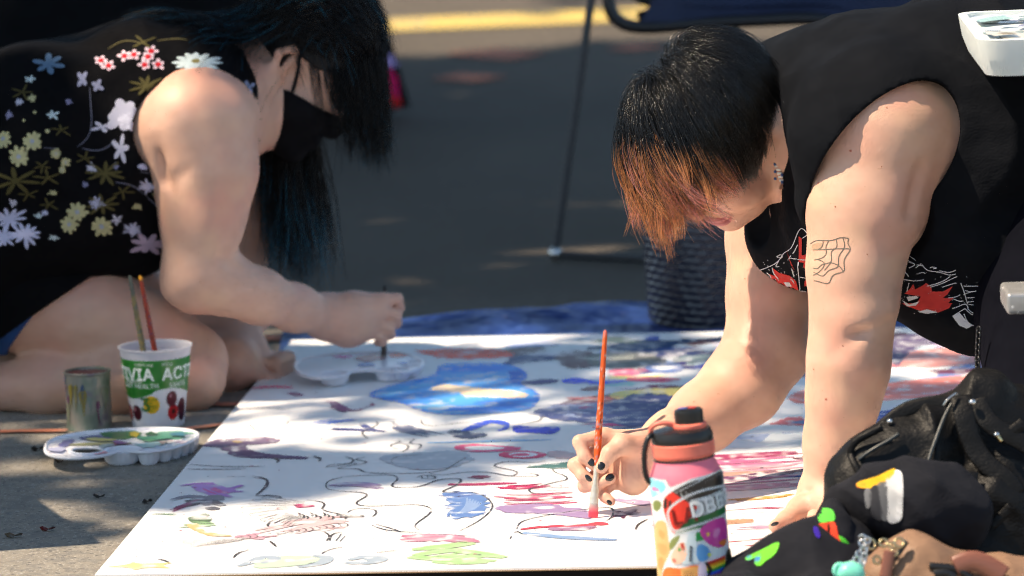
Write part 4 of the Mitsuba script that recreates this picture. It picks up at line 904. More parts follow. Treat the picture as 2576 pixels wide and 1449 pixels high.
palette('p', 'paint smeared white plastic palette lying on asphalt in front of the yoghurt pot', out1, [(a * 0.4151, 597.5 + b * 0.4151, r) for a, b, r in [(900, 1290, 0.0165), (990, 1272, 0.013), (1050, 1256, 0.0125), (1100, 1240, 0.012), (1142, 1222, 0.0115), (1160, 1202, 0.011)]],
        pz([(430, 1302), (470, 1284), (560, 1280), (620, 1292), (600, 1312), (500, 1320)]), 0.022,
        {'blobs': [(pz([(610, 1185), (760, 1172), (850, 1180), (830, 1210), (700, 1225)]), (60, 120, 70)), (pz([(960, 1180), (1100, 1172), (1180, 1190), (1150, 1220), (1020, 1225)]), (84, 140, 122)), (pz([(480, 1215), (560, 1205), (680, 1222), (580, 1235)]), (92, 92, 146)),
                   (pz([(360, 1250), (430, 1225), (440, 1250), (380, 1275)]), (104, 110, 160)), (pz([(420, 1258), (640, 1246), (800, 1252), (600, 1266)]), (150, 150, 110)), (pz([(620, 1262), (750, 1252), (740, 1290), (640, 1300)]), (150, 172, 178)),
                   (pz([(800, 1262), (900, 1250), (1000, 1242), (940, 1275), (850, 1285)]), (176, 206, 210)), (pz([(700, 1254), (820, 1268), (760, 1274)]), (178, 106, 130)), (pz([(780, 1195), (820, 1185), (830, 1215)]), (206, 180, 60)), (pz([(560, 1310), (640, 1304), (630, 1318)]), (214, 130, 140)), (pz([(860, 1240), (950, 1232), (930, 1244)]), (110, 170, 130)), (pz([(540, 1225), (660, 1228), (700, 1240), (560, 1240)]), (196, 190, 120)), (pz([(960, 1250), (1080, 1235), (1150, 1215), (1120, 1240), (1000, 1262)]), (196, 170, 160)), (pz([(820, 1222), (960, 1215), (1040, 1225), (900, 1236)]), (70, 130, 110)), (pz([(700, 1240), (860, 1280), (900, 1290), (760, 1282)]), (120, 90, 150)), (pz([(880, 1200), (930, 1190), (960, 1205), (900, 1212)]), (50, 90, 70)), (pz([(300, 1290), (380, 1285), (400, 1300), (330, 1310)]), (170, 175, 205)), (pz([(1040, 1200), (1120, 1196), (1150, 1206), (1060, 1216)]), (60, 110, 130))],
         'fill': [(0, (206, 200, 200)), (1, (150, 190, 190)), (2, (120, 170, 160)), (3, (190, 90, 70)), (4, (90, 140, 130))]},
        [(a * 0.4151, 597.5 + b * 0.4151, r) for a, b, r in [(740, 1284, 0.030)]])
def qz(pts): return [(440.2 + a * 0.2604, 628.9 + b * 0.2604) for a, b in pts]
out2 = qz([(1160, 1130), (1220, 1070), (1400, 1030), (1700, 1005), (2100, 1000), (2300, 1030), (2385, 1080), (2350, 1150), (2200, 1190), (1960, 1175), (1720, 1180), (1620, 1225), (1400, 1245), (1230, 1215)])
palette('p', 'white plastic palette with blue and red paint lying on the far corner of the board', out2, [(440.2 + a * 0.2604, 628.9 + b * 0.2604, r) for a, b, r in [(2050, 1150, 0.020), (2180, 1145, 0.015), (2280, 1115, 0.014), (2320, 1075, 0.014), (1540, 1190, 0.024)]],
        None, ZT + 0.020, {'floor': ZT + 0.002, 'blobs': [(qz([(1530, 1030), (1640, 1018), (1720, 1030), (1620, 1050)]), (196, 60, 150)), (qz([(1760, 1030), (1900, 1010), (2030, 1020), (1980, 1065), (1800, 1078)]), (150, 44, 26)), (qz([(2070, 1010), (2180, 1005), (2250, 1020), (2140, 1040)]), (206, 84, 40)), (qz([(1780, 1100), (1880, 1090), (1920, 1120), (1800, 1128)]), (34, 70, 170)), (qz([(2160, 1090), (2220, 1085), (2210, 1110)]), (60, 84, 180))],
                           'fill': [(0, (200, 204, 214)), (1, (206, 210, 220))]})

# ---------------------------------------------------------------- drinks bottle
bt = thing('water_bottle', 'pink drinks bottle covered in stickers with black flip lid at the near edge', 'bottle')
bb = G(1762, 1600); bax = np.array([-0.060, 0.01, 1.0]); BR = frame(bax, np.array([1.0, 0, 0]))
RBt = 0.0480
mat('m_bottle', proc(lambda p, n, uv: mix((0.78, 0.16, 0.24), (0.82, 0.22, 0.29), noise(p.x * 30, p.y * 30, p.z * 30))), 0.42, 0.5, clearcoat=0.15)
mat('m_coral', (0.85, 0.20, 0.14), 0.4, 0.5)
part(bt, 'body', put(lathe([(0, 0), (0.044, 0), (RBt, 0.004), (RBt, 0.208), (0.0470, 0.216), (0.0435, 0.224), (0.0400, 0.232), (0.0380, 0.237), (0.0375, 0.244), (0, 0.244)], 72), bb, BR), 'm_bottle', 30)
part(bt, 'collar', put(lathe([(0.034, 0.2395), (0.0400, 0.2395), (0.0405, 0.242), (0.0412, 0.243), (0.0412, 0.2575), (0.0400, 0.2585), (0.034, 0.2585)], 72), bb, BR), 'm_coral', 30)
part(bt, 'lid', put(lathe([(0, 0.2580), (0.0398, 0.2580), (0.0402, 0.262), (0.0398, 0.268), (0.0375, 0.2735), (0.030, 0.2755), (0, 0.2765)], 64), bb, BR), 'm_blackplastic', 40)
part(bt, 'gasket', put(lathe([(0.036, 0.2368), (0.0402, 0.2368), (0.0402, 0.2392), (0.036, 0.2392)], 64), bb, BR), 'm_blackplastic', 40)
ko = bb + BR @ np.array([0.011, -0.003, 0])
part(bt, 'spout_ring', put(lathe([(0.012, 0.2745), (0.0205, 0.2745), (0.0222, 0.277), (0.0218, 0.281), (0.0195, 0.2825), (0.012, 0.2825)], 48), ko, BR), 'm_coral', 40)
part(bt, 'spout_cap', put(lathe([(0, 0.282), (0.0186, 0.282), (0.0188, 0.296), (0.0180, 0.299), (0.0155, 0.3005), (0, 0.3010)], 48), ko, BR), 'm_blackplastic', 40)
part(bt, 'cap_print', put(tri_poly(smooth_poly([(0.002, -0.006), (0.010, -0.004), (0.008, 0.004), (0.0, 0.003)]), 0.3016), ko, BR), 'm_gloss', False, srgb(190, 40, 30))
part(bt, 'cap_print', put(tri_poly(smooth_poly([(-0.012, -0.004), (-0.003, -0.006), (-0.002, 0.003), (-0.010, 0.006)]), 0.3016), ko, BR), 'm_gloss', False, srgb(60, 70, 150))
lp = lambda pts: np.array([bb + BR @ np.array(p) for p in pts])
part(bt, 'strap', tube(spline(lp([(-0.008, -0.004, 0.2795), (-0.018, -0.008, 0.2845), (-0.030, -0.008, 0.2850), (-0.0385, -0.006, 0.2800), (-0.0400, -0.004, 0.273)]), 30), 0.0034, 10, flat=1.0), 'm_coral', True)
part(bt, 'carry_loop', tube(spline(lp([(-0.0385, -0.008, 0.272), (-0.0440, -0.012, 0.268), (-0.0500, -0.014, 0.252), (-0.0520, -0.014, 0.232), (-0.0500, -0.013, 0.216), (-0.0455, -0.012, 0.209)]), 40), 0.0036, 10), 'm_blackplastic', True)
def bu(pts):
    o = []
    for zx, zy in pts:
        cx = 630 + (zy - 300) * 0.122; u = np.clip((zx - cx) * 1.57e-4 / RBt, -0.985, 0.985); o.append((math.asin(u) * RBt, (1600 - (1600 + zy / 2.058) * 0.6289) / 1947 + 0.0))
    return np.array(o)
_st = [0]
def sticker(pts, col, name='sticker', curved=True, poly=None):
    P = poly if poly is not None else (smooth_poly(bu(pts)) if curved else Polygon(bu(pts)).buffer(0))
    _st[0] += 1; m = wrapped(P, bb, lambda z: RBt + 0 * np.asarray(z), 0.0003 + 0.00006 * _st[0], -math.pi / 2, BR, 0.008)
    if m is not None: part(bt, name, m, 'm_gloss', True, srgb(*col))
sticker([(345, 558), (490, 560), (530, 625), (700, 560), (880, 545), (975, 560), (1010, 940), (1030, 1200), (1060, 1449), (450, 1449), (425, 1000), (375, 760)], (236, 238, 240), curved=False)
sticker([(352, 582), (470, 580), (495, 620), (480, 660), (425, 700), (372, 722)], (140, 222, 238))
sticker([(385, 640), (430, 636), (440, 655), (395, 662)], (206, 120, 180))
sticker([(400, 770), (440, 740), (465, 770), (440, 830), (405, 820)], (128, 140, 80)); sticker([(420, 970), (480, 905), (515, 950), (535, 1080), (550, 1150), (500, 1300), (478, 1449), (446, 1449), (430, 1200)], (226, 188, 128))
sticker([(540, 1100), (580, 1040), (620, 1030), (600, 1090), (550, 1150)], (140, 150, 90))
for pts, c in [([(450, 1000), (500, 1010), (490, 1060)], (206, 166, 104)), ([(450, 1120), (520, 1120), (500, 1200)], (210, 170, 110)), ([(460, 1250), (500, 1230), (480, 1330)], (204, 160, 100))]: sticker(pts, c)
FL = [(488, 720), (545, 662), (690, 592), (860, 566), (968, 586), (990, 930), (800, 978), (600, 1008), (565, 1000), (515, 900), (482, 790)]
FP = smooth_poly(bu(FL)); sticker(None, (226, 228, 230), poly=FP.buffer(0.0018)); sticker(None, (44, 42, 42), poly=FP)
def inside(pts, c): sticker(None, c, poly=Polygon(bu(pts)).buffer(0).intersection(FP))
inside([(470, 690), (545, 655), (640, 730), (760, 805), (580, 1012), (540, 1020), (460, 820)], (228, 62, 48))
inside([(580, 1012), (700, 895), (1000, 830), (1000, 1000), (600, 1020)], (34, 104, 58))
inside([(690, 740), (860, 720), (1000, 690), (1000, 832), (700, 893), (760, 805)], (214, 218, 222))
_ring = bu([(990, 690), (850, 668), (700, 692), (575, 758), (522, 830), (532, 900), (572, 982), (700, 962), (1000, 915)]); sticker(None, (206, 208, 212), poly=pen(_ring, 0.0032, taper=False).intersection(FP))
def glyphs(text, zx, zy, h, col, ang=0.12, bold=True, dx=0.0, out=None):
    m = meshkit.text_mesh(text, h, 0.0003, bold); v = np.array(m.vertices); o = bu([(zx, zy)])[0]
    u = v[:, 0] * math.cos(ang) - v[:, 1] * math.sin(ang) + o[0] + dx; z = v[:, 0] * math.sin(ang) + v[:, 1] * math.cos(ang) + o[1]
    th = -math.pi / 2 + u / RBt; r = RBt + 0.0026 + v[:, 2] + (0.0004 if out else 0)
    part(bt, 'sticker_lettering', put(TM(np.c_[r * np.cos(th), r * np.sin(th), z], m.faces), bb, BR), 'm_gloss', False, srgb(*col))
glyphs('LA', 566, 935, 0.0190, (120, 24, 22), 0.13); glyphs('DBER', 706, 888, 0.0205, (30, 30, 32), 0.14, dx=0.0008); glyphs('DBER', 706, 884, 0.0195, (236, 238, 240), 0.14, out=True)
for pts, c in [([(690, 1015), (742, 1005), (785, 1262), (648, 1272)], (206, 224, 232)), ([(592, 1130), (650, 1085), (682, 1200), (610, 1268), (560, 1232)], (246, 206, 178)), ([(750, 1012), (800, 1008), (822, 1082), (756, 1086)], (40, 140, 74)), ([(788, 985), (988, 958), (1004, 1150), (930, 1165), (850, 1112)], (214, 64, 160)),
               ([(770, 1122), (830, 1130), (872, 1200), (840, 1252), (778, 1240)], (96, 156, 214)), ([(520, 1305), (640, 1300), (790, 1290), (832, 1449), (515, 1449)], (240, 124, 60)), ([(640, 1302), (780, 1292), (786, 1402), (650, 1415)], (232, 176, 104))]: sticker(pts, c, curved=len(pts) > 4)
for pts, c in [([(632, 1100), (650, 1092), (658, 1150)], (200, 70, 60)), ([(612, 1130), (636, 1140), (622, 1158)], (90, 160, 80)), ([(570, 1225), (600, 1228), (590, 1250)], (220, 120, 100)), ([(905, 1010), (945, 1020), (920, 1080), (890, 1060)], (230, 130, 190)), ([(835, 1030), (860, 1030), (850, 1060)], (240, 190, 90)), ([(940, 1130), (1000, 1125), (990, 1165)], (232, 120, 60)),
               ([(850, 1200), (880, 1205), (865, 1228)], (220, 220, 90)), ([(800, 1260), (865, 1335), (830, 1410), (790, 1400), (780, 1300)], (232, 214, 236))]: sticker(pts, c, 'sticker')
for k in range(4): sticker([(700, 1120 + 34 * k), (722, 1116 + 34 * k), (730, 1142 + 34 * k), (708, 1146 + 34 * k)], (50, 54, 70), 'sticker_mark', False)
for k in range(5): sticker([(660, 1322 + 16 * k), (740, 1316 + 16 * k), (740, 1320 + 16 * k), (660, 1326 + 16 * k)], (140, 90, 50), 'sticker_mark', False)
for k, c in enumerate([(214, 50, 40), (240, 140, 40), (246, 222, 60), (50, 150, 70), (52, 96, 214), (130, 60, 160)]):
    a, b = 1268 + 23 * k, 1245 + 22 * k; sticker([(838 + 3 * k, a), (990 + 2 * k, b), (992 + 2 * k, b + 22), (841 + 3 * k, a + 23)], c, 'sticker', False)
sticker([(826, 1270), (850, 1268), (890, 1335), (862, 1405), (842, 1408), (866, 1338)], (40, 34, 34), 'sticker', False)
sticker([(1010, 1210), (1035, 1220), (1050, 1320), (1020, 1360), (1000, 1300)], (60, 56, 40))

# ================================================================ PEOPLE
def head_frame(f, u):
    f = f / np.linalg.norm(f); l = np.cross(u, f); l /= np.linalg.norm(l); return np.stack([f, l, np.cross(f, l)], 1)   # columns: forward, left, up
def head_prims(F, c, R, s=1.0, grow=0.0):
    P = lambda x, y, z: c + R @ (np.array([x, y, z]) * s)
    g = grow
    F.ell(P(-0.005, 0, 0.035), R, np.array([0.098, 0.076, 0.090]) * s + g, 0.02)
    F.ell(P(0.045, 0, -0.03), R, np.array([0.052, 0.058, 0.078]) * s + g, 0.03)
    for y in (-1, 1):
        F.cap(P(0.0, 0.048 * y, -0.05), P(0.066, 0.016 * y, -0.094), 0.022 * s + g, 0.018 * s + g, 0.03)
        F.cap(P(0.062, 0.043 * y, -0.028), P(0.055, 0.046 * y, -0.040), 0.026 * s + g, 0.024 * s + g, 0.025)
        F.cap(P(0.083, 0.012 * y, 0.026), P(0.072, 0.045 * y, 0.026), 0.013 * s + g, 0.011 * s + g, 0.015)
    F.cap(P(0.090, 0, 0.014), P(0.108, 0, -0.026), 0.008 * s + g, 0.0105 * s + g, 0.012)
    for y in (-1, 1): F.cap(P(0.098, 0.011 * y, -0.030), P(0.100, 0.009 * y, -0.030), 0.008 * s + g, 0.007 * s + g, 0.008)
    F.ell(P(0.090, 0, -0.094), R, np.array([0.016, 0.022, 0.015]) * s + g, 0.02)
    F.ell(P(0.094, 0, -0.060), R, np.array([0.012, 0.024, 0.007]) * s + g, 0.008)
    F.ell(P(0.092, 0, -0.071), R, np.array([0.012, 0.020, 0.007]) * s + g, 0.008)
    return P
def ears(F, P, R):
    for y in (-1, 1):
        F.chain([(P(-0.004, 0.075 * y, 0.022), 0.006), (P(-0.022, 0.088 * y, 0.022), 0.006), (P(-0.030, 0.092 * y, 0.002), 0.006), (P(-0.018, 0.086 * y, -0.022), 0.0055), (P(-0.004, 0.079 * y, -0.032), 0.0075)], 0.006)
        F.cap(P(-0.010, 0.074 * y, 0.010), P(-0.010, 0.074 * y, -0.015), 0.008, 0.008, 0.008)
def skull(c, R, s=1.0, grow=0.0):
    q = ('e', c + R @ (np.array([-0.005, 0, 0.035]) * s), R, np.array([0.098, 0.076, 0.090]) * s + grow, 0, 0)
    return lambda P: Field.one(q, P)
class CutField(Field):
    margin = (1.75, 0.010)
    def __init__(self, post): super().__init__(); self._post = post
    def post(self, P, d): return self._post(P, d)
def seg_d(P, a, b): 
    ba = b - a; h = np.clip((P - a) @ ba / (ba @ ba), 0, 1); return np.linalg.norm(P - a - h[:, None] * ba, axis=1)
def nail(parent, at, nrm, along, w=0.0052, l=0.0066, bsdf='m_nail'):
    m = trimesh.creation.icosphere(3, 1.0); R = frame(nrm, along); v = np.array(m.vertices) * [l, w, 0.0022]
    part(parent, 'fingernail', TM(v @ R.T + at, m.faces), bsdf, True)

# ---------------------------------------------------------------- the painter on the right
pr = thing('person', 'person with black and orange hair in black sleeveless shirt painting while leaning on one arm', 'person', None)
def groove(*segs):
    def post(P, d):
        for a, b, w, h in segs:
            near = np.nonzero(np.abs(d) < 0.012)[0]; mid_ = (a + b) / 2; near = near[(np.abs(P[near] - mid_) < np.linalg.norm(b - a) / 2 + 3 * w).all(1)]
            if len(near): s_ = seg_d(P[near], a, b); d[near] += h * np.exp(-(s_ / w) ** 2)
        return d
    return post
B = CutField(groove((V(2150, 846, 7.925), V(2220, 800, 7.955), 0.010, 0.0065), (V(2160, 842, 7.93), V(2105, 880, 7.93), 0.014, 0.0025), (V(1832, 852, 8.28), V(1890, 880, 8.25), 0.010, 0.003), (V(2318, 430, 7.93), V(2290, 530, 7.93), 0.012, 0.008), (V(2030, 1236, 8.0), V(2085, 1240, 8.0), 0.005, 0.003)))
hcR = V(1803, 338, 8.14); RR = head_frame(D(-0.38, -0.92, 0.15), D(-0.55, 0.35, 0.76))
PHr = head_prims(B, hcR, RR, 1.05); ears(B, PHr, RR)
B.chain([(PHr(-0.03, 0, -0.04), 0.055), (V(2030, 330, 8.2), 0.060), (V(2130, 310, 8.2), 0.08)], 0.04)
for z in (8.13, 8.27):
    B.chain([(V(2200, 320, z), 0.115), (V(2420, 320, z), 0.135), (V(2850, 360, z), 0.16)], 0.08)
    B.chain([(V(2130 if z < 8.2 else 2070, 550, z), 0.072), (V(2330, 560, z), 0.09), (V(2480, 620, z), 0.085)], 0.08)
# left arm, planted on the board
B.cap(V(2120, 270, 8.1), V(2215, 330, 8.0), 0.085, 0.088, 0.06)
B.chain([(V(2215, 330, 7.995), 0.089), (V(2175, 520, 7.99), 0.0775), (V(2150, 680, 7.985), 0.0625), (V(2136, 800, 7.98), 0.0505)], 0.03)
B.cap(V(2200, 775, 7.97), V(2165, 800, 7.955), 0.030, 0.022, 0.03)
hz = ZT
wr = G(2070, 1245, hz + 0.034)
B.chain([(V(2136, 800, 7.98), 0.0500), (V(2130, 905, 7.985), 0.0515), (V(2122, 1000, 8.0), 0.0485), (V(2105, 1110, 8.02), 0.0430), (wr, 0.0305)], 0.025)
B.cap(V(2196, 850, 7.985), V(2180, 930, 7.99), 0.020, 0.026, 0.03)
palm = [G(2050, 1275, hz + 0.022), G(2100, 1285, hz + 0.022), G(2150, 1270, hz + 0.020)]
B.chain([(wr, 0.028), (palm[0], 0.022)], 0.02); B.chain([(wr, 0.028), (palm[1], 0.021)], 0.02); B.chain([(wr, 0.026), (palm[2], 0.019)], 0.02)
B.chain([(wr, 0.022), (G(2010, 1282, hz + 0.020), 0.0155), (G(1978, 1308, hz + 0.013), 0.0115), (G(1950, 1324, hz + 0.0095), 0.0095)], 0.012)
for a, b in (((2050, 1300), (2078, 1352)), ((2092, 1304), (2140, 1360)), ((2135, 1296), (2200, 1345)), ((2165, 1280), (2240, 1310))):
    m_ = ((a[0] + b[0]) / 2, (a[1] + b[1]) / 2 - 3)
    B.chain([(G(*a, hz + 0.019), 0.0115), (G(*m_, hz + 0.014), 0.0098), (G(*b, hz + 0.008), 0.0080)], 0.006)
# right arm, holding the brush
B.cap(V(2080, 280, 8.3), V(1985, 420, 8.36), 0.085, 0.08, 0.05)
B.chain([(V(1985, 420, 8.36), 0.080), (V(1948, 600, 8.345), 0.066), (V(1940, 740, 8.33), 0.060), (V(1930, 870, 8.31), 0.060)], 0.03)
tipR = G(1492, 1302, ZT + 0.001); Zb = (tipR - CAM) @ FWD - 0.006
B.chain([(V(1930, 880, 8.31), 0.060), (V(1868, 970, 8.28), 0.0565), (V(1770, 1050, 8.235), 0.0475), (V(1690, 1105, Zb + 0.075), 0.0375), (V(1622, 1140, Zb + 0.045), 0.0285)], 0.025)
w_ = V(1622, 1140, Zb + 0.045)
# palm, then fingers (index, middle, ring, little), thumb
B.chain([(w_, 0.026), (V(1585, 1125, Zb + 0.040), 0.022), (V(1522, 1096, Zb + 0.036), 0.0120)], 0.015)
B.chain([(w_, 0.026), (V(1580, 1150, Zb + 0.044), 0.024), (V(1515, 1130, Zb + 0.046), 0.0120)], 0.015)
B.chain([(w_, 0.025), (V(1585, 1180, Zb + 0.040), 0.022), (V(1530, 1170, Zb + 0.046), 0.0120)], 0.015)
B.chain([(w_, 0.024), (V(1592, 1205, Zb + 0.032), 0.020), (V(1555, 1205, Zb + 0.038), 0.0115)], 0.015)
B.chain([(V(1522, 1096, Zb + 0.034), 0.0115), (V(1458, 1112, Zb + 0.020), 0.0100), (V(1470, 1148, Zb + 0.013), 0.0090), (V(1494, 1171, Zb + 0.013), 0.0080)], 0.004)
B.chain([(V(1515, 1130, Zb + 0.046), 0.0115), (V(1446, 1170, Zb + 0.026), 0.0100), (V(1466, 1197, Zb + 0.017), 0.0090), (V(1490, 1212, Zb + 0.016), 0.0080)], 0.004)
B.chain([(V(1530, 1170, Zb + 0.046), 0.0112), (V(1470, 1222, Zb + 0.028), 0.0096), (V(1500, 1220, Zb + 0.015), 0.0088), (V(1536, 1203, Zb + 0.006), 0.0080)], 0.004)
B.chain([(V(1555, 1205, Zb + 0.038), 0.0105), (V(1512, 1238, Zb + 0.028), 0.0085), (V(1522, 1250, Zb + 0.014), 0.0078), (V(1536, 1261, Zb + 0.008), 0.0072)], 0.004)
B.chain([(V(1605, 1125, Zb + 0.020), 0.0190), (V(1565, 1118, Zb + 0.002), 0.0145), (V(1534, 1140, Zb - 0.010), 0.0108), (V(1513, 1176, Zb - 0.012), 0.0090)], 0.008)
# hips and legs (kneeling, outside the frame)
for z, x in ((8.07, 0), (8.33, 40)):
    B.chain([(V(2850, 400, z), 0.14), (V(2760 + x, 800, z - 0.02), 0.105), (G(2700 + x, 1262, 0.075) , 0.07)], 0.06)
    k_ = G(2700 + x, 1262, 0.07); B.chain([(k_, 0.062), (k_ + [0.18, 0.03, -0.015], 0.055), (k_ + [0.42, 0.05, -0.03], 0.038), (k_ + [0.50, 0.05, -0.045], 0.022)], 0.03)
B.margin = (1.2, 0.006); bodyR = B.mesh(0.0028)
part(pr, 'body', bodyR, 'm_skin', True)
# nails
nail(pr, V(1513, 1172, Zb - 0.0205), D(0.05, 0.25, 1), D(-0.4, -0.9, 0)); nail(pr, V(1488, 1163, Zb + 0.0052), D(-0.15, 0.25, 1), D(0.7, -0.7, 0))
nail(pr, V(1534, 1201, Zb - 0.0015), D(0.15, 0.1, 1), D(0.9, 0.4, 0)); nail(pr, V(1480, 1203, Zb + 0.0085), D(-0.1, -0.1, 1), D(0.7, -0.6, 0), 0.0036); nail(pr, V(1533, 1264, Zb + 0.0012), D(0, -0.3, 1), D(0.7, -0.7, 0), 0.003, 0.0045)
nail(pr, G(1949, 1318, hz + 0.0180), D(-0.3, 0.9, 0.3), D(-0.9, -0.3, 0), 0.005, 0.006)
# lips, eyes
lm = trimesh.creation.icosphere(3, 1.0)
for z, h in ((-0.060, 0.0062), (-0.071, 0.0068)):
    part(pr, 'lip', TM((np.array(lm.vertices) * [0.0125, 0.0235, h] + np.array([0.0955, 0, z])) @ (RR.T * 1.05) + hcR, lm.faces), 'm_lip', True)
for y in (-1, 1): part(pr, 'eye', TM((np.array(lm.vertices) * 0.0115 + [0.080, 0.031 * y, 0.009]) @ (RR.T * 1.05) + hcR, lm.faces), 'm_eye', True)
# shirt
ah0 = V(2210, 395, 8.04)
ahR = np.stack([RIGHT, UP, -FWD], 1)
nk0 = PHr(0.0, 0, -0.05)
def wrinkle(P, f, a, seed=0): return a * (meshkit.fbm(P * f, 3, seed) - 0.5)
def shirt_post(P, d):
    l = (P - ah0) @ ahR
    d = d + 0.020 * (np.abs(np.sin(13 * (l[:, 0] * 0.35 + l[:, 1]) + 5 * meshkit.noise(P * 5, 2))) - 0.6) * np.clip((l[:, 0] - 0.02) / 0.12, 0, 1) + 0.008 * (np.abs(np.sin(26 * (l[:, 0] + 0.5 * l[:, 1]) + 4 * meshkit.noise(P * 6, 7))) - 0.6) * np.clip((0.02 - l[:, 0]) / 0.08, 0, 1) * np.clip((l[:, 1] + 0.05) / 0.06, 0, 1) + wrinkle(P, np.array([7, 7, 12]), 0.014, 3)
    a_, b_ = l[:, 0] * 0.686 + l[:, 1] * 0.728, -l[:, 0] * 0.728 + l[:, 1] * 0.686
    hole = np.where(l[:, 2] > -0.03, (np.sqrt((a_ / 1.30) ** 2 + (np.where(b_ > 0, b_ / 0.66, b_ / 0.88)) ** 2 + 1e-9) - 0.100), 1.0)
    arm = seg_d(P, V(2190, 560, 7.96), V(2140, 780, 7.93)) - 0.094
    rarm = seg_d(P, V(1975, 470, 8.37), V(1935, 800, 8.33)) - 0.074
    neck = np.minimum(np.minimum(skull(hcR, RR, 1.05)(P) - 0.016, seg_d(P, nk0, V(1950, 330, 8.19)) - 0.050), np.minimum(np.minimum(seg_d(P, PHr(0.03, 0.045, -0.035), PHr(0.03, 0.045, -0.035) - FWD * 0.2), seg_d(P, PHr(0.06, 0.02, -0.07), PHr(0.06, 0.02, -0.07) - FWD * 0.2)) - 0.036, seg_d(P, V(1870, 560, 8.22), V(1800, 620, 8.2)) - 0.045))
    return np.maximum(np.maximum(d, -hole), np.maximum(np.maximum(-arm, -rarm), -neck))
S = CutField(shirt_post)
for z, x5, r5 in ((8.12, 2125, 0.085), (8.28, 2035, 0.095)):
    S.chain([(V(2190, 318, z), 0.135), (V(2420, 298, z), 0.162), (V(2800, 300, z), 0.180)], 0.08)
    S.chain([(V(x5, 570, z), r5), (V(2330, 600, z), 0.100), (V(2480, 670, z), 0.098), (V(2620, 650, z), 0.12)], 0.08)
S.cap(V(2110, 240, 8.12), V(2180, 290, 8.02), 0.085, 0.100, 0.05)
S.chain([(V(2085, 500, 8.005), 0.050), (V(2135, 370, 7.985), 0.076), (V(2220, 275, 7.985), 0.082)], 0.04)
S.cap(V(2030, 240, 8.28), V(1990, 380, 8.36), 0.095, 0.085, 0.06)
S.cap(V(2070, 250, 8.2), V(2150, 250, 8.2), 0.095, 0.12, 0.06)
shirtR = S.mesh(0.0038)
part(pr, 'shirt', shirtR, 'm_shirt', True)
K = Field()
for z, x in ((8.07, 0), (8.33, 40)):
    K.chain([(V(2850, 400, z), 0.165), (V(2700 + x, 760, z - 0.02), 0.130), (G(2650 + x, 1250, 0.10), 0.09)], 0.06)
    k_ = G(2650 + x, 1250, 0.085); K.chain([(k_, 0.08), (k_ + [0.22, 0.03, 0.0], 0.072), (k_ + [0.44, 0.05, -0.02], 0.055)], 0.03)
part(pr, 'trousers', K.mesh(0.006), 'm_trousers', True)
# hair
hr = np.random.default_rng(17)
def scalp(n, c, R, hl, s=1.0, grow=0.0, seed=0):
    r = np.random.default_rng(seed); d = r.normal(0, 1, (n * 3, 3)); d /= np.linalg.norm(d, axis=1, keepdims=True)
    l = (d * np.array([0.098, 0.076, 0.090]) + [-0.005, 0, 0.035]); l = l[l[:, 2] > hl(l[:, 0])][:n]
    nl = (l - [-0.005, 0, 0.035]) / np.array([0.098, 0.076, 0.090]) ** 2; nl /= np.linalg.norm(nl, axis=1, keepdims=True)
    return l, nl, c + (l * s) @ R.T, nl @ R.T
hlR = lambda x: np.interp(x, [-0.10, -0.05, -0.03, -0.012, 0.012, 0.03, 0.06, 0.09], [-0.055, -0.020, 0.026, 0.034, 0.014, 0.006, 0.045, 0.072])
def cap_mesh(c, R, hl, s, grow, h=0.004):
    F_ = CutField(lambda P, d: np.maximum(d, (hl((P - c) @ R[:, 0] / s) - (P - c) @ R[:, 2] / s)))
    F_.ell(c + R @ (np.array([-0.005, 0, 0.035]) * s), R, np.array([0.098, 0.076, 0.090]) * s + grow, 0.01); return F_.mesh(h)
mat('m_haircap', (0.006, 0.005, 0.005), 0.6, 0.3)
hair = part(pr, 'hair', cap_mesh(hcR, RR, hlR, 1.05, 0.006), 'm_haircap', True, label='short tousled black hair with orange and pink fringe')
l, nl, root, nw = scalp(19000, hcR, RR, hlR, 1.05, 0, 3)
wl = np.array([-0.047, -0.050, 0.106])
tl = l - wl; tl -= nl * np.sum(tl * nl, 1, keepdims=True); dist = np.linalg.norm(tl, axis=1, keepdims=True); tl /= dist + 1e-9
sw = np.cross(nl, tl); tl = tl + sw * 0.5 * np.exp(-dist / 0.05); tl /= np.linalg.norm(tl, axis=1, keepdims=True)
front = np.clip((l[:, 0] + 0.010) / 0.06, 0, 1) * np.clip((l[:, 2] - 0.035) / 0.05, 0, 1)
back = np.clip((-l[:, 0] - 0.02) / 0.05, 0, 1) * np.clip((0.07 - l[:, 2]) / 0.06, 0, 1)
crown = np.clip((l[:, 2] - 0.05) / 0.06, 0, 1)
near = np.clip((l[:, 1] - 0.035) / 0.03, 0, 1) * np.clip((0.07 - l[:, 2]) / 0.05, 0, 1)
c_pts = l[hr.choice(len(l), 520, replace=False)]
from scipy.spatial import cKDTree
cl_id = cKDTree(c_pts).query(l + hr.normal(0, 0.004, l.shape))[1]
length = (0.084 + 0.038 * front + 0.02 * crown - 0.035 * back - 0.030 * near) * hr.uniform(0.8, 1.12, len(l)) * (0.85 + 0.3 * hr.random(520)[cl_id])
d0 = (tl + nl * (0.10 + 0.14 * hr.random((len(l), 1)))) @ RR.T
offs = (0.004 + hr.uniform(0.0, 0.024, len(l)) + 0.016 * crown * hr.random(len(l)) + 0.018 * front * hr.random(len(l))) * (1 - 0.6 * back) * (1 - 0.75 * near)
sk = skull(hcR, RR, 1.05)
MS = 12
paths = comb(root, d0, length, MS, sk, offs, 0.05 + 0.06 * front, 0.9, 0.042, cl_id, 4, 0.40 * (1 - front), front[:, None] * (D(1.0, 0.05, -0.1) * 0.16 + 0.10 * hr.normal(0, 1, (520, 3))[cl_id]))
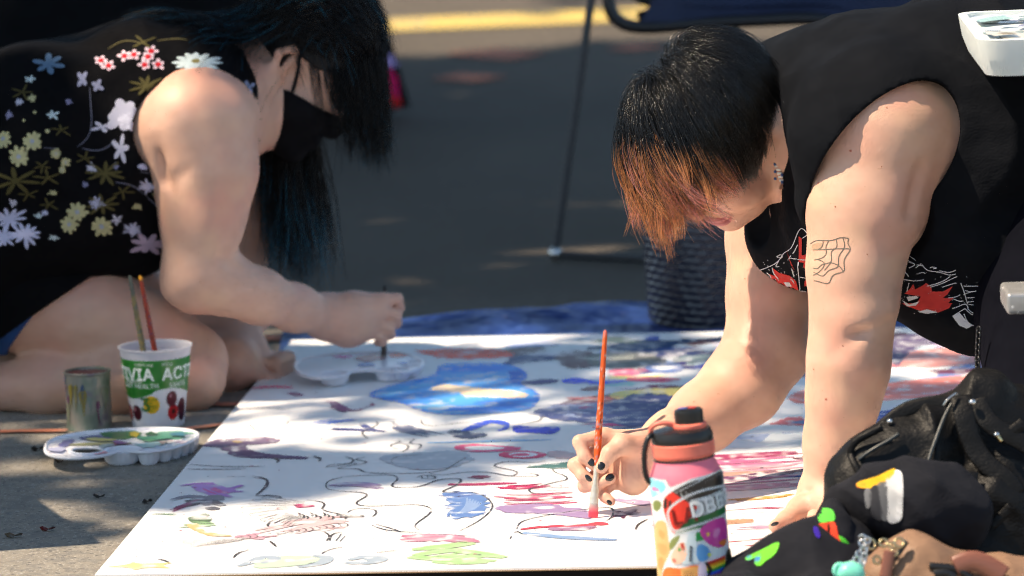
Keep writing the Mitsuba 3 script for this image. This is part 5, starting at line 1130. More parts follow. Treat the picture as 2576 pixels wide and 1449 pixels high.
def bundle(paths, cid, w=0.62, seed=5):
    """Draws each lock together towards its ends."""
    n = cid.max() + 1; cnt = np.bincount(cid, minlength=n)[:, None, None]
    mean = np.stack([np.stack([np.bincount(cid, paths[:, i, k], n) for k in range(3)], 1) for i in range(paths.shape[1])], 1) / np.maximum(cnt, 1)
    s = np.linspace(0, 1, paths.shape[1])[None, :, None]
    return paths + (mean[cid] - paths) * (w * s ** 1.5)
fly = hr.random(len(l)) < 0.05
paths = np.where(fly[:, None, None], paths, bundle(paths, cl_id))
def trim(paths, bad):
    """Cuts every strand where it first enters a place that stays free of hair."""
    m = paths.shape[1]; first = np.where(bad.any(1), np.argmax(bad, axis=1), m - 1).astype(float); first = np.maximum(first, 1.2)
    t = np.linspace(0, 1, m)[None] * first[:, None]; i = np.minimum(t.astype(int), m - 2); f = (t - i)[..., None]; k = np.arange(len(paths))[:, None]
    return paths[k, i] * (1 - f) + paths[k, i + 1] * f
lp_ = ((paths - hcR) @ RR) / 1.05
bad = (lp_[..., 1] > 0.010 + 0.012 * hr.random((len(l), 1))) & (lp_[..., 2] < hlR(lp_[..., 0]) - 0.006 - 0.020 * hr.random((len(l), 1))) & (lp_[..., 0] > -0.12)
paths = trim(paths, bad)
s_ = np.linspace(0, 1, MS)[None, :, None]
dye = ((front > 0.40) & (l[:, 1] < 0.055)) & (hr.random(len(l)) < 0.9)
lock = hr.random(520)[cl_id]
blk = np.tile(np.array([0.0055, 0.0048, 0.0048]), (len(l), MS, 1)) * hr.uniform(0.6, 1.5, (len(l), 1, 1))
ora = np.where((lock > 0.78)[:, None], np.array([0.62, 0.25, 0.20]), np.array([0.58, 0.245, 0.095])) * hr.uniform(0.6, 1.3, (len(l), 1))
start = 0.28 + 0.25 * hr.random(520)[cl_id][:, None, None]
mixw = np.clip((s_ - start) / 0.22, 0, 1) * dye[:, None, None]
colr = blk * (1 - mixw) + ora[:, None, :] * mixw
sm = strands_mesh(paths, hr.uniform(0.00026, 0.00058, len(l)), colr, 0.3)
part(hair, 'strands', sm, 'm_hair', True, np.repeat(colr.reshape(-1, 3), 3, axis=0), kind='stuff')
# earring
er = PHr(0.0, 0.081, -0.030); pts_ = [er + [0.0, 0, -0.004]]
part(pr, 'earring', cat([tube(spline([er + [0, -0.004, 0.006], er + [0.004, -0.006, 0.0], er + [0.003, -0.004, -0.01]], 14), 0.0009, 6)] +
     [move(rbox(0.010 - 0.0006 * k, 0.003, 0.0035, 0.0008), er + [0.003 + 0.0012 * k, -0.006, -0.012 - 0.0052 * k]) for k in range(6)] + [move(trimesh.creation.cone(0.006, 0.012, sections=4), er + [0.011, -0.006, -0.050])]), 'm_chrome', 30, label='dangling silver and blue earring')
part(pr, 'earring_bead', cat([move(trimesh.creation.icosphere(2, 0.0022), er + [0.006 * (1 if k % 2 else -0.6) + 0.004, -0.0085, -0.014 - 0.0052 * k]) for k in range(6)]), 'm_gloss', False, srgb(60, 90, 150))
brush('orange handled flat brush with red tip held by the painter in the black shirt', tipR, V(1523, 828, Zb + 0.004), (206, 84, 30), [(0.74, (190, 170, 160), lambda s, a, b: b), (0.66, (150, 120, 130), lambda s, a, b: np.where((s > 0.12) & (s < 0.5), a, 0)), (0.8, (110, 50, 40), lambda s, a, b: a)], bristle_col=(226, 60, 84), width=0.0125, r_h=0.0040, tip_col=(214, 110, 100))

# moles
mr = np.random.default_rng(71)
for x, y, s in [(2142, 268, 2.0), (2138, 380, 2.6), (2228, 272, 1.4), (2060, 460, 1.8), (2215, 420, 1.4), (2100, 520, 1.6), (2080, 1005, 2.2), (2050, 930, 1.4), (2180, 640, 1.5), (2120, 870, 1.3), (1760, 1020, 1.5), (1900, 700, 1.5)]:
    decal(pr, 'mole', Point(x, y).buffer(s, 6), 7.93, bodyR, srgb(178, 96, 80) if s > 1.7 else srgb(160, 100, 76), 0.0006, 0.003)

# tattoo and shirt print, laid on the surfaces
def az(pts): return [(1886.7 + a * 0.2676, 534.6 + b * 0.2676) for a, b in pts]
def lines(strokes, w, smooth=True, view=az, taper=False): return unary_union([pen(np.array(view(p)), w, smooth=smooth, taper=taper) for p in strokes])
TT = lines([[(580, 292), (640, 262), (760, 262), (850, 236), (922, 244)], [(922, 244), (915, 290), (935, 345), (880, 450), (875, 550), (780, 590), (740, 662), (660, 652), (608, 640)], [(600, 350), (690, 348), (830, 340), (925, 340)], [(690, 268), (680, 320), (640, 352)], [(740, 266), (715, 330), (718, 380), (690, 420), (610, 445)],
            [(808, 258), (808, 330), (765, 370), (760, 460), (680, 490), (640, 525), (600, 520)], [(870, 244), (880, 330), (830, 420), (820, 510), (740, 545), (690, 595), (640, 580), (605, 560)], [(600, 590), (650, 560), (700, 480), (640, 440)], [(700, 545), (760, 470)], [(760, 470), (830, 500), (870, 550)]], 2.0)
decal(pr, 'tattoo', TT, 7.93, bodyR, srgb(104, 100, 92), 0.0006, 0.003, label='line drawn spider web tattoo on the upper arm')
decal(pr, 'tattoo', smooth_poly(az([(590, 310), (640, 285), (680, 290), (670, 340), (610, 350)])), 7.93, bodyR, srgb(178, 148, 124), 0.0005, 0.003)
RED, WHT = srgb(196, 62, 58), srgb(206, 208, 212)
for pts in [[(270, 515), (330, 560), (430, 590), (490, 640), (530, 740), (430, 790), (330, 740), (280, 660), (240, 570), (290, 590)], [(230, 670), (330, 690), (420, 740), (430, 800), (380, 800), (300, 740)], [(465, 220), (495, 240), (500, 400), (540, 390), (550, 480), (520, 580), (525, 470), (480, 460)], [(380, 340), (420, 440), (470, 540), (430, 480)], [(570, 640), (600, 610), (600, 680), (575, 690)],
            [(1450, 760), (1500, 710), (1525, 670), (1545, 720), (1600, 690), (1645, 660), (1690, 700), (1700, 740), (1800, 740), (1890, 690), (1840, 770), (1800, 800), (1900, 800), (1850, 850), (1890, 850), (1860, 900), (1760, 940), (1600, 920), (1480, 880), (1430, 850), (1560, 850), (1600, 790)], [(1335, 780), (1380, 750), (1395, 790), (1370, 830)]]:
    decal(pr, 'shirt_print', Polygon(az(pts)).buffer(0), 8.05, shirtR, RED, 0.0012, 0.006)
WL = [[(400, 350), (430, 270), (485, 150), (545, 200)], [(130, 545), (230, 505), (320, 445), (360, 380), (400, 350)], [(410, 430), (460, 300)], [(420, 420), (500, 440), (580, 440)], [(300, 410), (340, 390), (350, 415), (305, 412)], [(320, 450), (300, 500), (330, 500)], [(220, 560), (260, 600), (280, 680)], [(265, 510), (280, 560), (330, 620)], [(480, 460), (500, 540), (520, 640), (540, 730)],
      [(520, 600), (570, 610)], [(440, 520), (470, 600)], [(160, 600), (230, 620), (250, 650)], [(430, 760), (500, 735), (600, 740)], [(430, 790), (480, 830), (600, 840)], [(470, 770), (540, 760), (600, 790), (600, 830), (520, 810), (480, 790)], [(500, 240), (545, 205)], [(520, 120), (535, 160)],
      [(1450, 440), (1500, 470), (1530, 490), (1480, 520)], [(1470, 400), (1540, 450)], [(1480, 470), (1530, 480)], [(1540, 520), (1590, 480)], [(1550, 490), (1600, 500)], [(1600, 490), (1650, 540), (1760, 560), (1850, 585), (1910, 575)], [(1760, 545), (1850, 560), (1910, 540)], [(1670, 520), (1700, 512), (1730, 520), (1700, 528)], [(1570, 575), (1600, 562), (1630, 570)], [(1360, 665), (1430, 630), (1520, 640), (1620, 630)], [(1470, 740), (1485, 660)],
      [(1680, 700), (1800, 660), (1880, 620), (1925, 600)], [(1650, 690), (1780, 650), (1860, 600)], [(1790, 700), (1880, 670), (1920, 660)], [(1900, 810), (1950, 830), (1990, 830)], [(1850, 800), (1920, 790), (1960, 770)], [(1960, 660), (2000, 760), (2030, 860)], [(1990, 690), (2080, 690), (2200, 690)], [(2000, 730), (2080, 740), (2200, 690)], [(1990, 770), (2100, 740), (2180, 780)], [(2020, 800), (2120, 790), (2200, 750)],
      [(2180, 800), (2240, 700), (2290, 670), (2250, 760), (2190, 805)], [(2280, 780), (2320, 700), (2400, 660), (2385, 720), (2290, 790)], [(2040, 860), (2150, 870), (2300, 840), (2350, 830)], [(2030, 840), (2150, 830), (2300, 830)], [(1890, 900), (1950, 880), (2010, 860), (2040, 900)], [(1900, 970), (1960, 930), (2010, 900)], [(2010, 900), (2080, 960), (2200, 990), (2260, 1040), (2310, 1110)], [(2030, 900), (2100, 950), (2220, 975), (2280, 1020)],
      [(2350, 840), (2330, 920), (2310, 990), (2260, 1000), (2300, 1050), (2270, 1080)], [(2370, 840), (2345, 940), (2325, 1000)], [(2000, 950), (2050, 1040), (2150, 1080), (2250, 1110), (2300, 1090)], [(2120, 1080), (2200, 1130), (2250, 1110)], [(1420, 480), (1450, 560)], [(1430, 540), (1480, 600)]]
wl_ = lines(WL[:17], 1.9); decal(pr, 'shirt_print', wl_, 8.05, shirtR, WHT, 0.0014, 0.004, kind='stuff')
wl_ = lines(WL[17:], 2.0); decal(pr, 'shirt_print', wl_, 8.05, shirtR, WHT, 0.0014, 0.004, kind='stuff')
for pts in [[(1890, 970), (1960, 940), (2020, 1010), (2080, 1060), (2030, 1090), (1960, 1060)], [(1430, 820), (1500, 860), (1590, 830), (1560, 870), (1480, 880)], [(1470, 790), (1560, 780), (1580, 800), (1490, 830)], [(1580, 930), (1660, 905), (1760, 935), (1660, 950)], [(440, 780), (480, 745), (600, 745), (600, 765), (500, 770), (480, 810)], [(2120, 1085), (2180, 1120), (2250, 1175), (2180, 1150)],
            [(380, 650), (430, 650), (460, 690), (410, 690)], [(430, 600), (470, 640), (480, 670)]]:
    decal(pr, 'shirt_print', Polygon(az(pts)).buffer(0), 8.05, shirtR, WHT, 0.0016, 0.006)
dots = unary_union([Point(*az([(x, y)])[0]).buffer(hr.uniform(0.5, 1.1), 4) for x, y in zip(np.r_[hr.uniform(150, 560, 40), hr.uniform(1420, 2250, 50)], np.r_[hr.uniform(430, 640, 40), hr.uniform(560, 960, 50)])])
decal(pr, 'shirt_print', dots, 8.05, shirtR, WHT, 0.0014, 0.004, kind='stuff')
def text_poly(text, h):
    m = meshkit.text_mesh(text, h, 1.0); nz = m.face_normals[:, 2] > 0.9
    return unary_union([Polygon(np.array(m.vertices)[f][:, :2]) for f in np.array(m.faces)[nz]]).buffer(0)
sig = affinity.translate(affinity.rotate(affinity.scale(text_poly('ROLLES24', 6.5), 1, -1, origin=(0, 0)), -76, origin=(0, 0)), *az([(2335, 1055)])[0])
decal(pr, 'shirt_lettering', sig, 8.05, shirtR, WHT, 0.0016, 0.004)

# ---------------------------------------------------------------- the painter on the left
pl = thing('person', 'kneeling person in black floral dress and face mask dipping a brush in a palette', 'person', None)
B = CutField(groove((V(420, 452, 9.05), V(414, 350, 9.04), 0.012, 0.012), (V(430, 470, 9.04), V(470, 430, 9.02), 0.014, 0.004), (V(560, 650, 9.06), V(600, 672, 9.08), 0.010, 0.005), (V(828, 760, 9.26), V(836, 830, 9.26), 0.006, 0.002)))
hcL = V(762, 172, 9.27); RL = head_frame(D(0.62, -0.77, 0.10), D(0.75, 0.62, 0.16))
PHl = head_prims(B, hcL, RL, 1.0); ears(B, PHl, RL)
B.chain([(PHl(-0.025, 0, -0.05), 0.052), (V(640, 215, 9.27), 0.055), (V(560, 260, 9.27), 0.08)], 0.04)
for z in (9.20, 9.34):
    B.chain([(V(-150, 600, z), 0.165), (V(120, 400, z), 0.140), (V(450, 300, z), 0.120)], 0.08)
B.cap(V(520, 270, 9.2), V(495, 318, 9.10), 0.08, 0.091, 0.06)
B.chain([(V(495, 320, 9.10), 0.0925), (V(520, 430, 9.095), 0.0765), (V(510, 540, 9.10), 0.0640), (V(494, 680, 9.11), 0.0525)], 0.03)
B.cap(V(420, 330, 9.16), V(440, 400, 9.14), 0.060, 0.045, 0.05)
B.chain([(V(494, 685, 9.11), 0.0510), (V(560, 712, 9.13), 0.0475), (V(650, 744, 9.17), 0.0415), (V(740, 774, 9.24), 0.0355), (V(822, 797, 9.30), 0.0310)], 0.025)
B.cap(V(450, 728, 9.10), V(480, 748, 9.11), 0.020, 0.022, 0.03)
w_ = V(822, 797, 9.30); zt_ = 9.30
B.chain([(w_, 0.030), (V(890, 776, zt_), 0.025), (V(966, 754, zt_ + 0.004), 0.0125)], 0.02)
B.chain([(w_, 0.030), (V(890, 798, zt_), 0.028), (V(956, 782, zt_ + 0.000), 0.0125)], 0.02)
B.chain([(w_, 0.030), (V(885, 818, zt_), 0.026), (V(944, 808, zt_ + 0.002), 0.0120)], 0.02)
B.chain([(w_, 0.028), (V(872, 832, zt_ + 0.004), 0.020), (V(930, 832, zt_ + 0.006), 0.0110)], 0.02)
tipL = G(965, 922, ZT + 0.006); ZL = (tipL - CAM) @ FWD - 0.004
B.chain([(V(966, 754, zt_ + 0.004), 0.0118), (V(1000, 752, zt_ + 0.008), 0.0098), (V(1004, 775, zt_ + 0.018), 0.0088), (V(984, 796, ZL - 0.014), 0.0078)], 0.003)
B.chain([(V(956, 782, zt_ + 0.000), 0.0118), (V(996, 791, zt_ + 0.000), 0.0098), (V(998, 812, zt_ + 0.014), 0.0088), (V(978, 823, ZL - 0.016), 0.0078)], 0.003)
B.chain([(V(944, 808, zt_ + 0.002), 0.0112), (V(980, 823, zt_ + 0.000), 0.0094), (V(982, 842, zt_ + 0.014), 0.0084), (V(966, 846, ZL - 0.014), 0.0076)], 0.003)
B.chain([(V(930, 832, zt_ + 0.006), 0.0105), (V(958, 846, zt_ + 0.004), 0.0086), (V(962, 860, zt_ + 0.016), 0.0076), (V(950, 862, zt_ + 0.026), 0.007)], 0.003)
B.chain([(V(890, 800, zt_ + 0.02), 0.020), (V(940, 815, ZL + 0.012), 0.012), (V(962, 808, ZL + 0.012), 0.009)], 0.01)
# far arm propped on the ground behind the knees
B.cap(V(540, 290, 9.36), V(575, 350, 9.44), 0.08, 0.072, 0.05)
fist = G(640, 915, 0.032)
B.chain([(V(575, 350, 9.44), 0.072), (V(590, 540, 9.43), 0.056), (V(596, 640, 9.43), 0.047), (V(618, 780, 9.46), 0.043), (fist + [-0.03, 0.05, 0.05], 0.028), (fist, 0.031)], 0.02)
for k in range(4):
    a = fist + np.array([0.012 + 0.006 * k, -0.028 + 0.017 * k, 0.004]); B.chain([(a, 0.0125), (a + [0.026, -0.004, 0.002], 0.0105), (a + [0.030, -0.006, -0.018], 0.0095), (a + [0.008, -0.008, -0.022], 0.0085)], 0.004)
B.chain([(fist + [-0.01, -0.03, 0.0], 0.014), (fist + [0.012, -0.052, -0.010], 0.011), (fist + [0.036, -0.052, -0.018], 0.009)], 0.006)
# legs
kn = V(478, 910, 9.22)
B.chain([(V(-150, 660, 9.24), 0.115), (V(60, 720, 9.22), 0.098), (V(220, 790, 9.215), 0.080), (V(370, 850, 9.215), 0.068), (kn, 0.0575)], 0.04)
kb = G(486, 955, 0.047)
B.chain([(kn, 0.053), (kb, 0.046)], 0.03)
B.chain([(kb, 0.046), (G(300, 962, 0.048), 0.047), (G(120, 966, 0.045), 0.045), (G(-120, 980, 0.034), 0.033), (G(-190, 986, 0.03), 0.028), (G(-260, 1005, 0.018), 0.016)], 0.025)
B.chain([(V(-60, 640, 9.42), 0.115), (V(280, 770, 9.42), 0.085), (V(470, 850, 9.42), 0.066), (V(566, 885, 9.40), 0.052)], 0.04)
kb2 = G(572, 912, 0.045)
B.chain([(V(566, 885, 9.40), 0.050), (kb2, 0.044)], 0.03); B.chain([(kb2, 0.044), (G(300, 918, 0.046), 0.045), (G(-60, 935, 0.034), 0.034), (G(-190, 950, 0.018), 0.018)], 0.025)
B.margin = (1.2, 0.006); bodyL = B.mesh(0.0031)
part(pl, 'body', bodyL, 'm_skin', True)
a0 = V(492, 330, 9.12)
def dress_post(P, d):
    l = (P - a0) @ ahR
    d = d + 0.008 * np.sin(30 * (l[:, 0] * 0.8 - l[:, 1]) + 9 * meshkit.noise(P * 5, 2)) * np.clip((-l[:, 0] + 0.0) / 0.15, 0, 1) + wrinkle(P, np.array([8, 8, 8]), 0.014, 5)
    hole = np.where(l[:, 2] > -0.03, np.sqrt((l[:, 0] * 1.0) ** 2 + (l[:, 1] / 0.92) ** 2 + 1e-9) - 0.096, 1.0)
    arm = seg_d(P, V(495, 330, 9.05), V(500, 640, 9.02)) - 0.080
    neck = seg_d(P, V(640, 215, 9.27), PHl(0, 0, -0.06)) - 0.064
    farm = seg_d(P, V(580, 400, 9.46), V(595, 600, 9.44)) - 0.07
    return np.maximum(np.maximum(d, -hole), np.maximum(np.maximum(-arm, -neck), -farm))
S = CutField(dress_post)
for z in (9.20, 9.34):
    S.chain([(V(-160, 590, z), 0.185), (V(100, 400, z), 0.172), (V(420, 285, z), 0.140), (V(478, 272, z), 0.090)], 0.08)
    S.chain([(V(60, 560, z), 0.12), (V(300, 545, z), 0.080), (V(360, 590, z), 0.055)], 0.07)
S.cap(V(500, 264, 9.2), V(492, 290, 9.12), 0.088, 0.086, 0.05); S.cap(V(500, 280, 9.36), V(525, 330, 9.43), 0.085, 0.08, 0.06)
dressL = S.mesh(0.0040)
part(pl, 'dress', dressL, 'm_dress', True, label='sleeveless black dress printed with white, pink and yellow flowers')
nS = D(0.566, -0.825, 0.0)
def skirt_post(pt, n_): return lambda P, d: np.maximum(d + wrinkle(P, 9, 0.01, 8), (P - pt) @ n_)
for nm, gr, sh, bs in (('skirt', 0.016, (V(265, 676, 9.2), nS), 'm_dress'), ('shorts', 0.007, (V(100, 785, 9.2), D(0.775, -0.634, 0.0)), 'm_denim')):
    S = CutField(skirt_post(*sh))
    S.chain([(V(-220, 640, 9.24), 0.135 + gr), (V(60, 720, 9.22), 0.100 + gr), (V(220, 790, 9.215), 0.081 + gr), (V(370, 850, 9.215), 0.07 + gr)], 0.04)
    S.chain([(V(-60, 640, 9.42), 0.118 + gr), (V(280, 770, 9.42), 0.087 + gr)], 0.04)
    part(pl, nm, S.mesh(0.004), bs, True)
# face mask
def mask_post(P, d):
    l = (P - hcL) @ RL
    top = l[:, 2] - np.interp(l[:, 0], [0.0, 0.05, 0.09, 0.12], [-0.040, -0.018, -0.005, -0.002])
    return np.maximum(np.maximum(d, top), np.maximum(0.010 - l[:, 0], -0.122 - l[:, 2]))
S = CutField(mask_post); head_prims(S, hcL, RL, 1.0, 0.006); part(pl, 'face_mask', S.mesh(0.003), 'm_black', True)
for a, b, c in (((0.012, -0.060, -0.045), (-0.010, -0.080, -0.020), (-0.024, -0.088, 0.018)), ((0.030, -0.064, -0.030), (0.014, -0.080, 0.000), (-0.012, -0.088, 0.032)), ((-0.004, -0.060, -0.085), (-0.022, -0.076, -0.03), (-0.030, -0.088, 0.012))):
    part(pl, 'mask_strap', tube(spline([PHl(*a), PHl(*b), PHl(*c)], 14), 0.0030, 8, flat=1.0), 'm_black', True)
for y in (-1, 1): part(pl, 'eye', TM((np.array(lm.vertices) * 0.0115 + [0.080, 0.031 * y, 0.009]) @ RL.T + hcL, lm.faces), 'm_eye', True)
# hair: long, black with teal ends
hlL = lambda x: np.interp(x, [-0.10, -0.05, -0.03, -0.012, 0.012, 0.03, 0.06, 0.09], [-0.05, -0.045, -0.02, 0.020, 0.026, 0.030, 0.055, 0.070])
hair = part(pl, 'hair', cap_mesh(hcL, RL, hlL, 1.0, 0.008), 'm_haircap', True, label='long loose black hair with teal ends')
TEAL = srgb(34, 104, 128)
allf, skL = [], skull(hcL, RL, 1.0)
def torso_d(P): return np.minimum(np.minimum(skL(P), seg_d(P, V(420, 285, 9.2), V(100, 400, 9.2)) - 0.150), np.minimum(seg_d(P, V(420, 285, 9.34), V(100, 400, 9.34)) - 0.150, seg_d(P, V(560, 250, 9.27), V(420, 285, 9.27)) - 0.11))
def add_hair(root, d0, length, steps, offs, grav, wob, clump, seed, fld, teal_from, rad=(0.0004, 0.0009), stick=0.7, adhere=0.0, tf=0.6):
    paths = comb(root, d0, length, steps, fld, offs, grav, stick, wob, clump, seed, adhere); n = len(root); r = np.random.default_rng(seed)
    c = np.tile(np.array([0.0040, 0.0036, 0.0036]), (n, steps, 1)) * r.uniform(0.6, 1.5, (n, 1, 1)); s = np.linspace(0, 1, steps)[None, :, None]
    tw = np.clip((s - teal_from) / 0.25, 0, 1) * (r.random((n, 1, 1)) < tf); c = c * (1 - tw) + TEAL * tw * r.uniform(0.5, 1.3, (n, 1, 1))
    allf.append((strands_mesh(paths, r.uniform(*rad, n), c, 0.35), np.repeat(c.reshape(-1, 3), 3, axis=0)))
l, nl, root, nw = scalp(5200, hcL, RL, hlL, 1.0, 0, 31)
tl = np.tile([-1.0, 0, 0.15], (len(l), 1)) + np.c_[0 * l[:, 0], np.sign(l[:, 1]) * 0.35, 0 * l[:, 0]]; tl -= nl * np.sum(tl * nl, 1, keepdims=True); tl /= np.linalg.norm(tl, axis=1, keepdims=True)
cid = np.unique(np.floor(l[:, 1] * 180).astype(int) * 50 + np.floor(l[:, 0] * 60).astype(int), return_inverse=True)[1].ravel()
r_ = np.random.default_rng(8)
add_hair(root, (tl + nl * 0.02) @ RL.T, r_.uniform(0.22, 0.36, len(l)), 14, r_.uniform(0.005, 0.020, len(l)), np.full(len(l), 0.09), 0.05, cid, 9, torso_d, 0.72, stick=0.92, adhere=0.5, tf=0.16)
# curtain over the forehead
m_ = (l[:, 0] > 0.035) & (l[:, 2] > 0.045)
l2, n2, r2 = l[m_], nl[m_], root[m_]
k_ = r_.integers(0, len(l2), 1900)
FH = Field(); head_prims(FH, hcL, RL, 1.0)
add_hair(r2[k_], np.tile(D(0.25, -1.0, 0.15), (1900, 1)) + 0.1 * n2[k_] @ RL.T, r_.uniform(0.06, 0.165, 1900), 12, r_.uniform(0.003, 0.020, 1900), np.full(1900, 0.26), 0.11, cid[m_][k_], 10, FH.base, 0.9)
# a thin veil of hair over the near cheek
m_ = (l[:, 0] > 0.005) & (l[:, 2] > 0.028) & (l[:, 1] < -0.01)
k_ = r_.integers(0, m_.sum(), 520); r3, n3 = root[m_][k_], nl[m_][k_]
add_hair(r3, np.tile(D(0.35, -1.0, 0.10), (520, 1)) + 0.1 * n3 @ RL.T, r_.uniform(0.06, 0.15, 520), 12, r_.uniform(0.003, 0.012, 520), np.full(520, 0.25), 0.06, cid[m_][k_], 14, FH.base, 0.95)
# long tail falling on the far side of the neck
n_ = 1500; c_ = r_.integers(0, 40, n_); cen = r_.normal(0, 1, (40, 3)) * [0.022, 0.030, 0.02]
root = V(700, 215, 9.36) + cen[c_] + r_.normal(0, 0.008, (n_, 3))
add_hair(root, np.tile(D(0.05, -1, 0), (n_, 1)), r_.uniform(0.20, 0.33, n_), 14, np.zeros(n_), np.full(n_, 0.10), 0.09, c_, 12, lambda P: np.full(len(P), 1.0), 0.6, tf=0.35)
part(hair, 'strands', cat([a for a, _ in allf]), 'm_hair_dull', True, np.vstack([b for _, b in allf]), kind='stuff')
brush('thin black tipped brush held over the far palette by the painter in the floral dress', tipL, V(968, 716, ZL), (30, 26, 28), [(-1, (196, 160, 120), lambda s, a, b: np.where(s < 0.35, 1, -2))], bristle_col=(28, 60, 150), width=0.010, r_h=0.0036, ferr=(0.018, 0.045), mid_col=(16, 18, 26))

# flowers printed on the dress
def dz(pts): return [(a * 0.415, b * 0.415) for a, b in pts]
def petals(cx, cy, rx, ry, n, w, col, rot=0.0, r0=0.25, ZF=9.05, jit=0.15, seed=1):
    r = np.random.default_rng(seed); ps = []
    for k in range(n):
        a = rot + 2 * np.pi * k / n + r.normal(0, 0.08); L_ = r.uniform(1 - jit, 1 + jit); u = np.linspace(0, np.pi, 9)
        rr = r0 + (L_ - r0) * (1 - np.cos(u)) / 2; ww = w * np.sin(u)
        q = np.vstack([np.c_[rr, ww], np.c_[rr[::-1], -ww[::-1]]]); c, s = 0.92 * np.cos(a), 0.92 * np.sin(a)
        ps.append(Polygon(np.c_[cx + rx * (q[:, 0] * c - q[:, 1] * s), cy + ry * (q[:, 0] * s + q[:, 1] * c)]).buffer(0))
    P = unary_union(ps + [affinity.scale(Point(cx, cy).buffer(1, 8), rx * (r0 * 1.3 + 0.05), ry * (r0 * 1.3 + 0.05))]); decal(pl, 'printed_flower', affinity.scale(P, 0.415, 0.415, origin=(0, 0)), ZF, dressL, col, 0.0014, 0.006)
def dd(pts, w, col, smooth=True): decal(pl, 'printed_stem', unary_union([pen(np.array(dz(p)), w, smooth=smooth) for p in pts]), 9.05, dressL, col, 0.0012, 0.005)
def dot(cx, cy, rx, ry, col): decal(pl, 'printed_flower_centre', affinity.scale(Point(cx * 0.415, cy * 0.415).buffer(1, 8), rx * 0.415, ry * 0.415), 9.05, dressL, col, 0.0018, 0.006)
PALE, LAV, CREAM, OLIVE, PINK = (0.8 * c_ for c_ in (srgb(204, 220, 224), srgb(196, 196, 216), srgb(186, 182, 138), srgb(84, 78, 46), srgb(226, 200, 212)))
petals(1185, 375, 150, 72, 12, 0.16, PALE, seed=1); dot(1180, 368, 26, 14, srgb(120, 112, 70))
for k, (x, y) in enumerate([(605, 365), (655, 398), (750, 338), (808, 330), (910, 308), (893, 342), (875, 392), (955, 390)]): petals(x, y, 46, 38, 5, 0.30, PINK, 0.3 * k, seed=20 + k); dot(x, y, 17, 14, srgb(190, 34, 44))
for k, (x, y, s, n) in enumerate([(890, 520, 120, 9), (640, 1050, 130, 9), (110, 1100, 150, 7), (620, 1240, 120, 8), (300, 1080, 90, 5), (860, 250, 90, 4)]): petals(x, y, s, s * 0.62, n, 0.11, OLIVE, 0.5 * k, 0.1, seed=40 + k)
petals(750, 700, 115, 100, 9, 0.30, LAV, 0.2, 0.3, seed=60, jit=0.25); petals(770, 730, 60, 52, 7, 0.3, srgb(210, 210, 226), 0.5, 0.25, seed=61); petals(735, 905, 60, 95, 5, 0.22, LAV, 1.2, 0.05, seed=62); petals(620, 770, 70, 42, 4, 0.25, LAV, 2.6, 0.1, seed=63)
petals(500, 480, 45, 62, 4, 0.3, srgb(130, 134, 160), 3.9, 0.0, seed=64); petals(590, 520, 48, 46, 4, 0.3, srgb(130, 134, 160), 5.2, 0.0, seed=65)
dd([[(545, 530), (552, 640), (556, 760), (530, 840), (475, 892)], [(500, 900), (600, 912), (670, 880), (700, 845)], [(700, 1105), (800, 1125), (860, 1170)], [(880, 1190), (940, 1250), (980, 1300)], [(850, 1040), (910, 1050)], [(280, 900), (360, 905)]], 2.2, srgb(110, 112, 130))
for k, (x, y, s) in enumerate([(210, 862, 70), (130, 955, 72), (30, 845, 60), (470, 1285, 70), (610, 1372, 72), (350, 935, 36), (405, 985, 34), (420, 1360, 62), (385, 1030, 26)]): petals(x, y, s, s * 0.95, 9, 0.20, CREAM, 0.2 * k, 0.42, seed=80 + k); dot(x, y, s * 0.2, s * 0.2, srgb(150, 156, 170))
for k, (x, y, s) in enumerate([(60, 1330, 110), (160, 1420, 110), (30, 1440, 90), (890, 1130, 60), (790, 1390, 60), (275, 1290, 26), (860, 1010, 40), (590, 1230, 50)]): petals(x, y, s, s * 0.7, 11, 0.13, srgb(176, 178, 206), 0.4 * k, 0.2, seed=100 + k, jit=0.35)
petals(285, 385, 110, 75, 6, 0.2, srgb(84, 108, 134), 2.4, 0.2, seed=120); dd([[(640, 290), (740, 240), (870, 265)], [(940, 240), (1050, 225), (1120, 232)]], 3.0, srgb(90, 84, 56))
dot(300, 800, 14, 12, CREAM); dot(220, 685, 10, 9, CREAM); dot(155, 735, 9, 8, CREAM)
petals(1495, 520, 40, 50, 4, 0.25, srgb(150, 160, 190), 1.0, 0.1, seed=130); petals(1510, 640, 30, 45, 4, 0.25, srgb(170, 176, 200), 1.5, 0.1, seed=131); petals(880, 1480, 110, 70, 8, 0.2, srgb(170, 150, 170), 0.3, 0.15, seed=133, jit=0.4)
fr = np.random.default_rng(61)
for k, (x, y) in enumerate([(120, 620), (200, 600), (330, 700), (60, 700), (90, 1230), (330, 1170), (240, 1310), (520, 1120), (700, 1330), (820, 1250), (180, 480), (420, 620), (560, 1020), (940, 1170), (330, 1440), (700, 1010)]):
    petals(x, y, fr.uniform(22, 38), fr.uniform(18, 32), int(fr.integers(5, 8)), 0.24, [LAV, CREAM, PALE, srgb(120, 120, 150)][k % 4], k, 0.2, seed=200 + k, jit=0.3)
for k, (x, y) in enumerate([(140, 560), (380, 790), (270, 1010), (520, 960), (180, 1180), (740, 1160), (860, 930), (300, 1240)]): petals(x, y, 70, 46, 5, 0.10, OLIVE, k * 0.8, 0.05, seed=230 + k, jit=0.3)

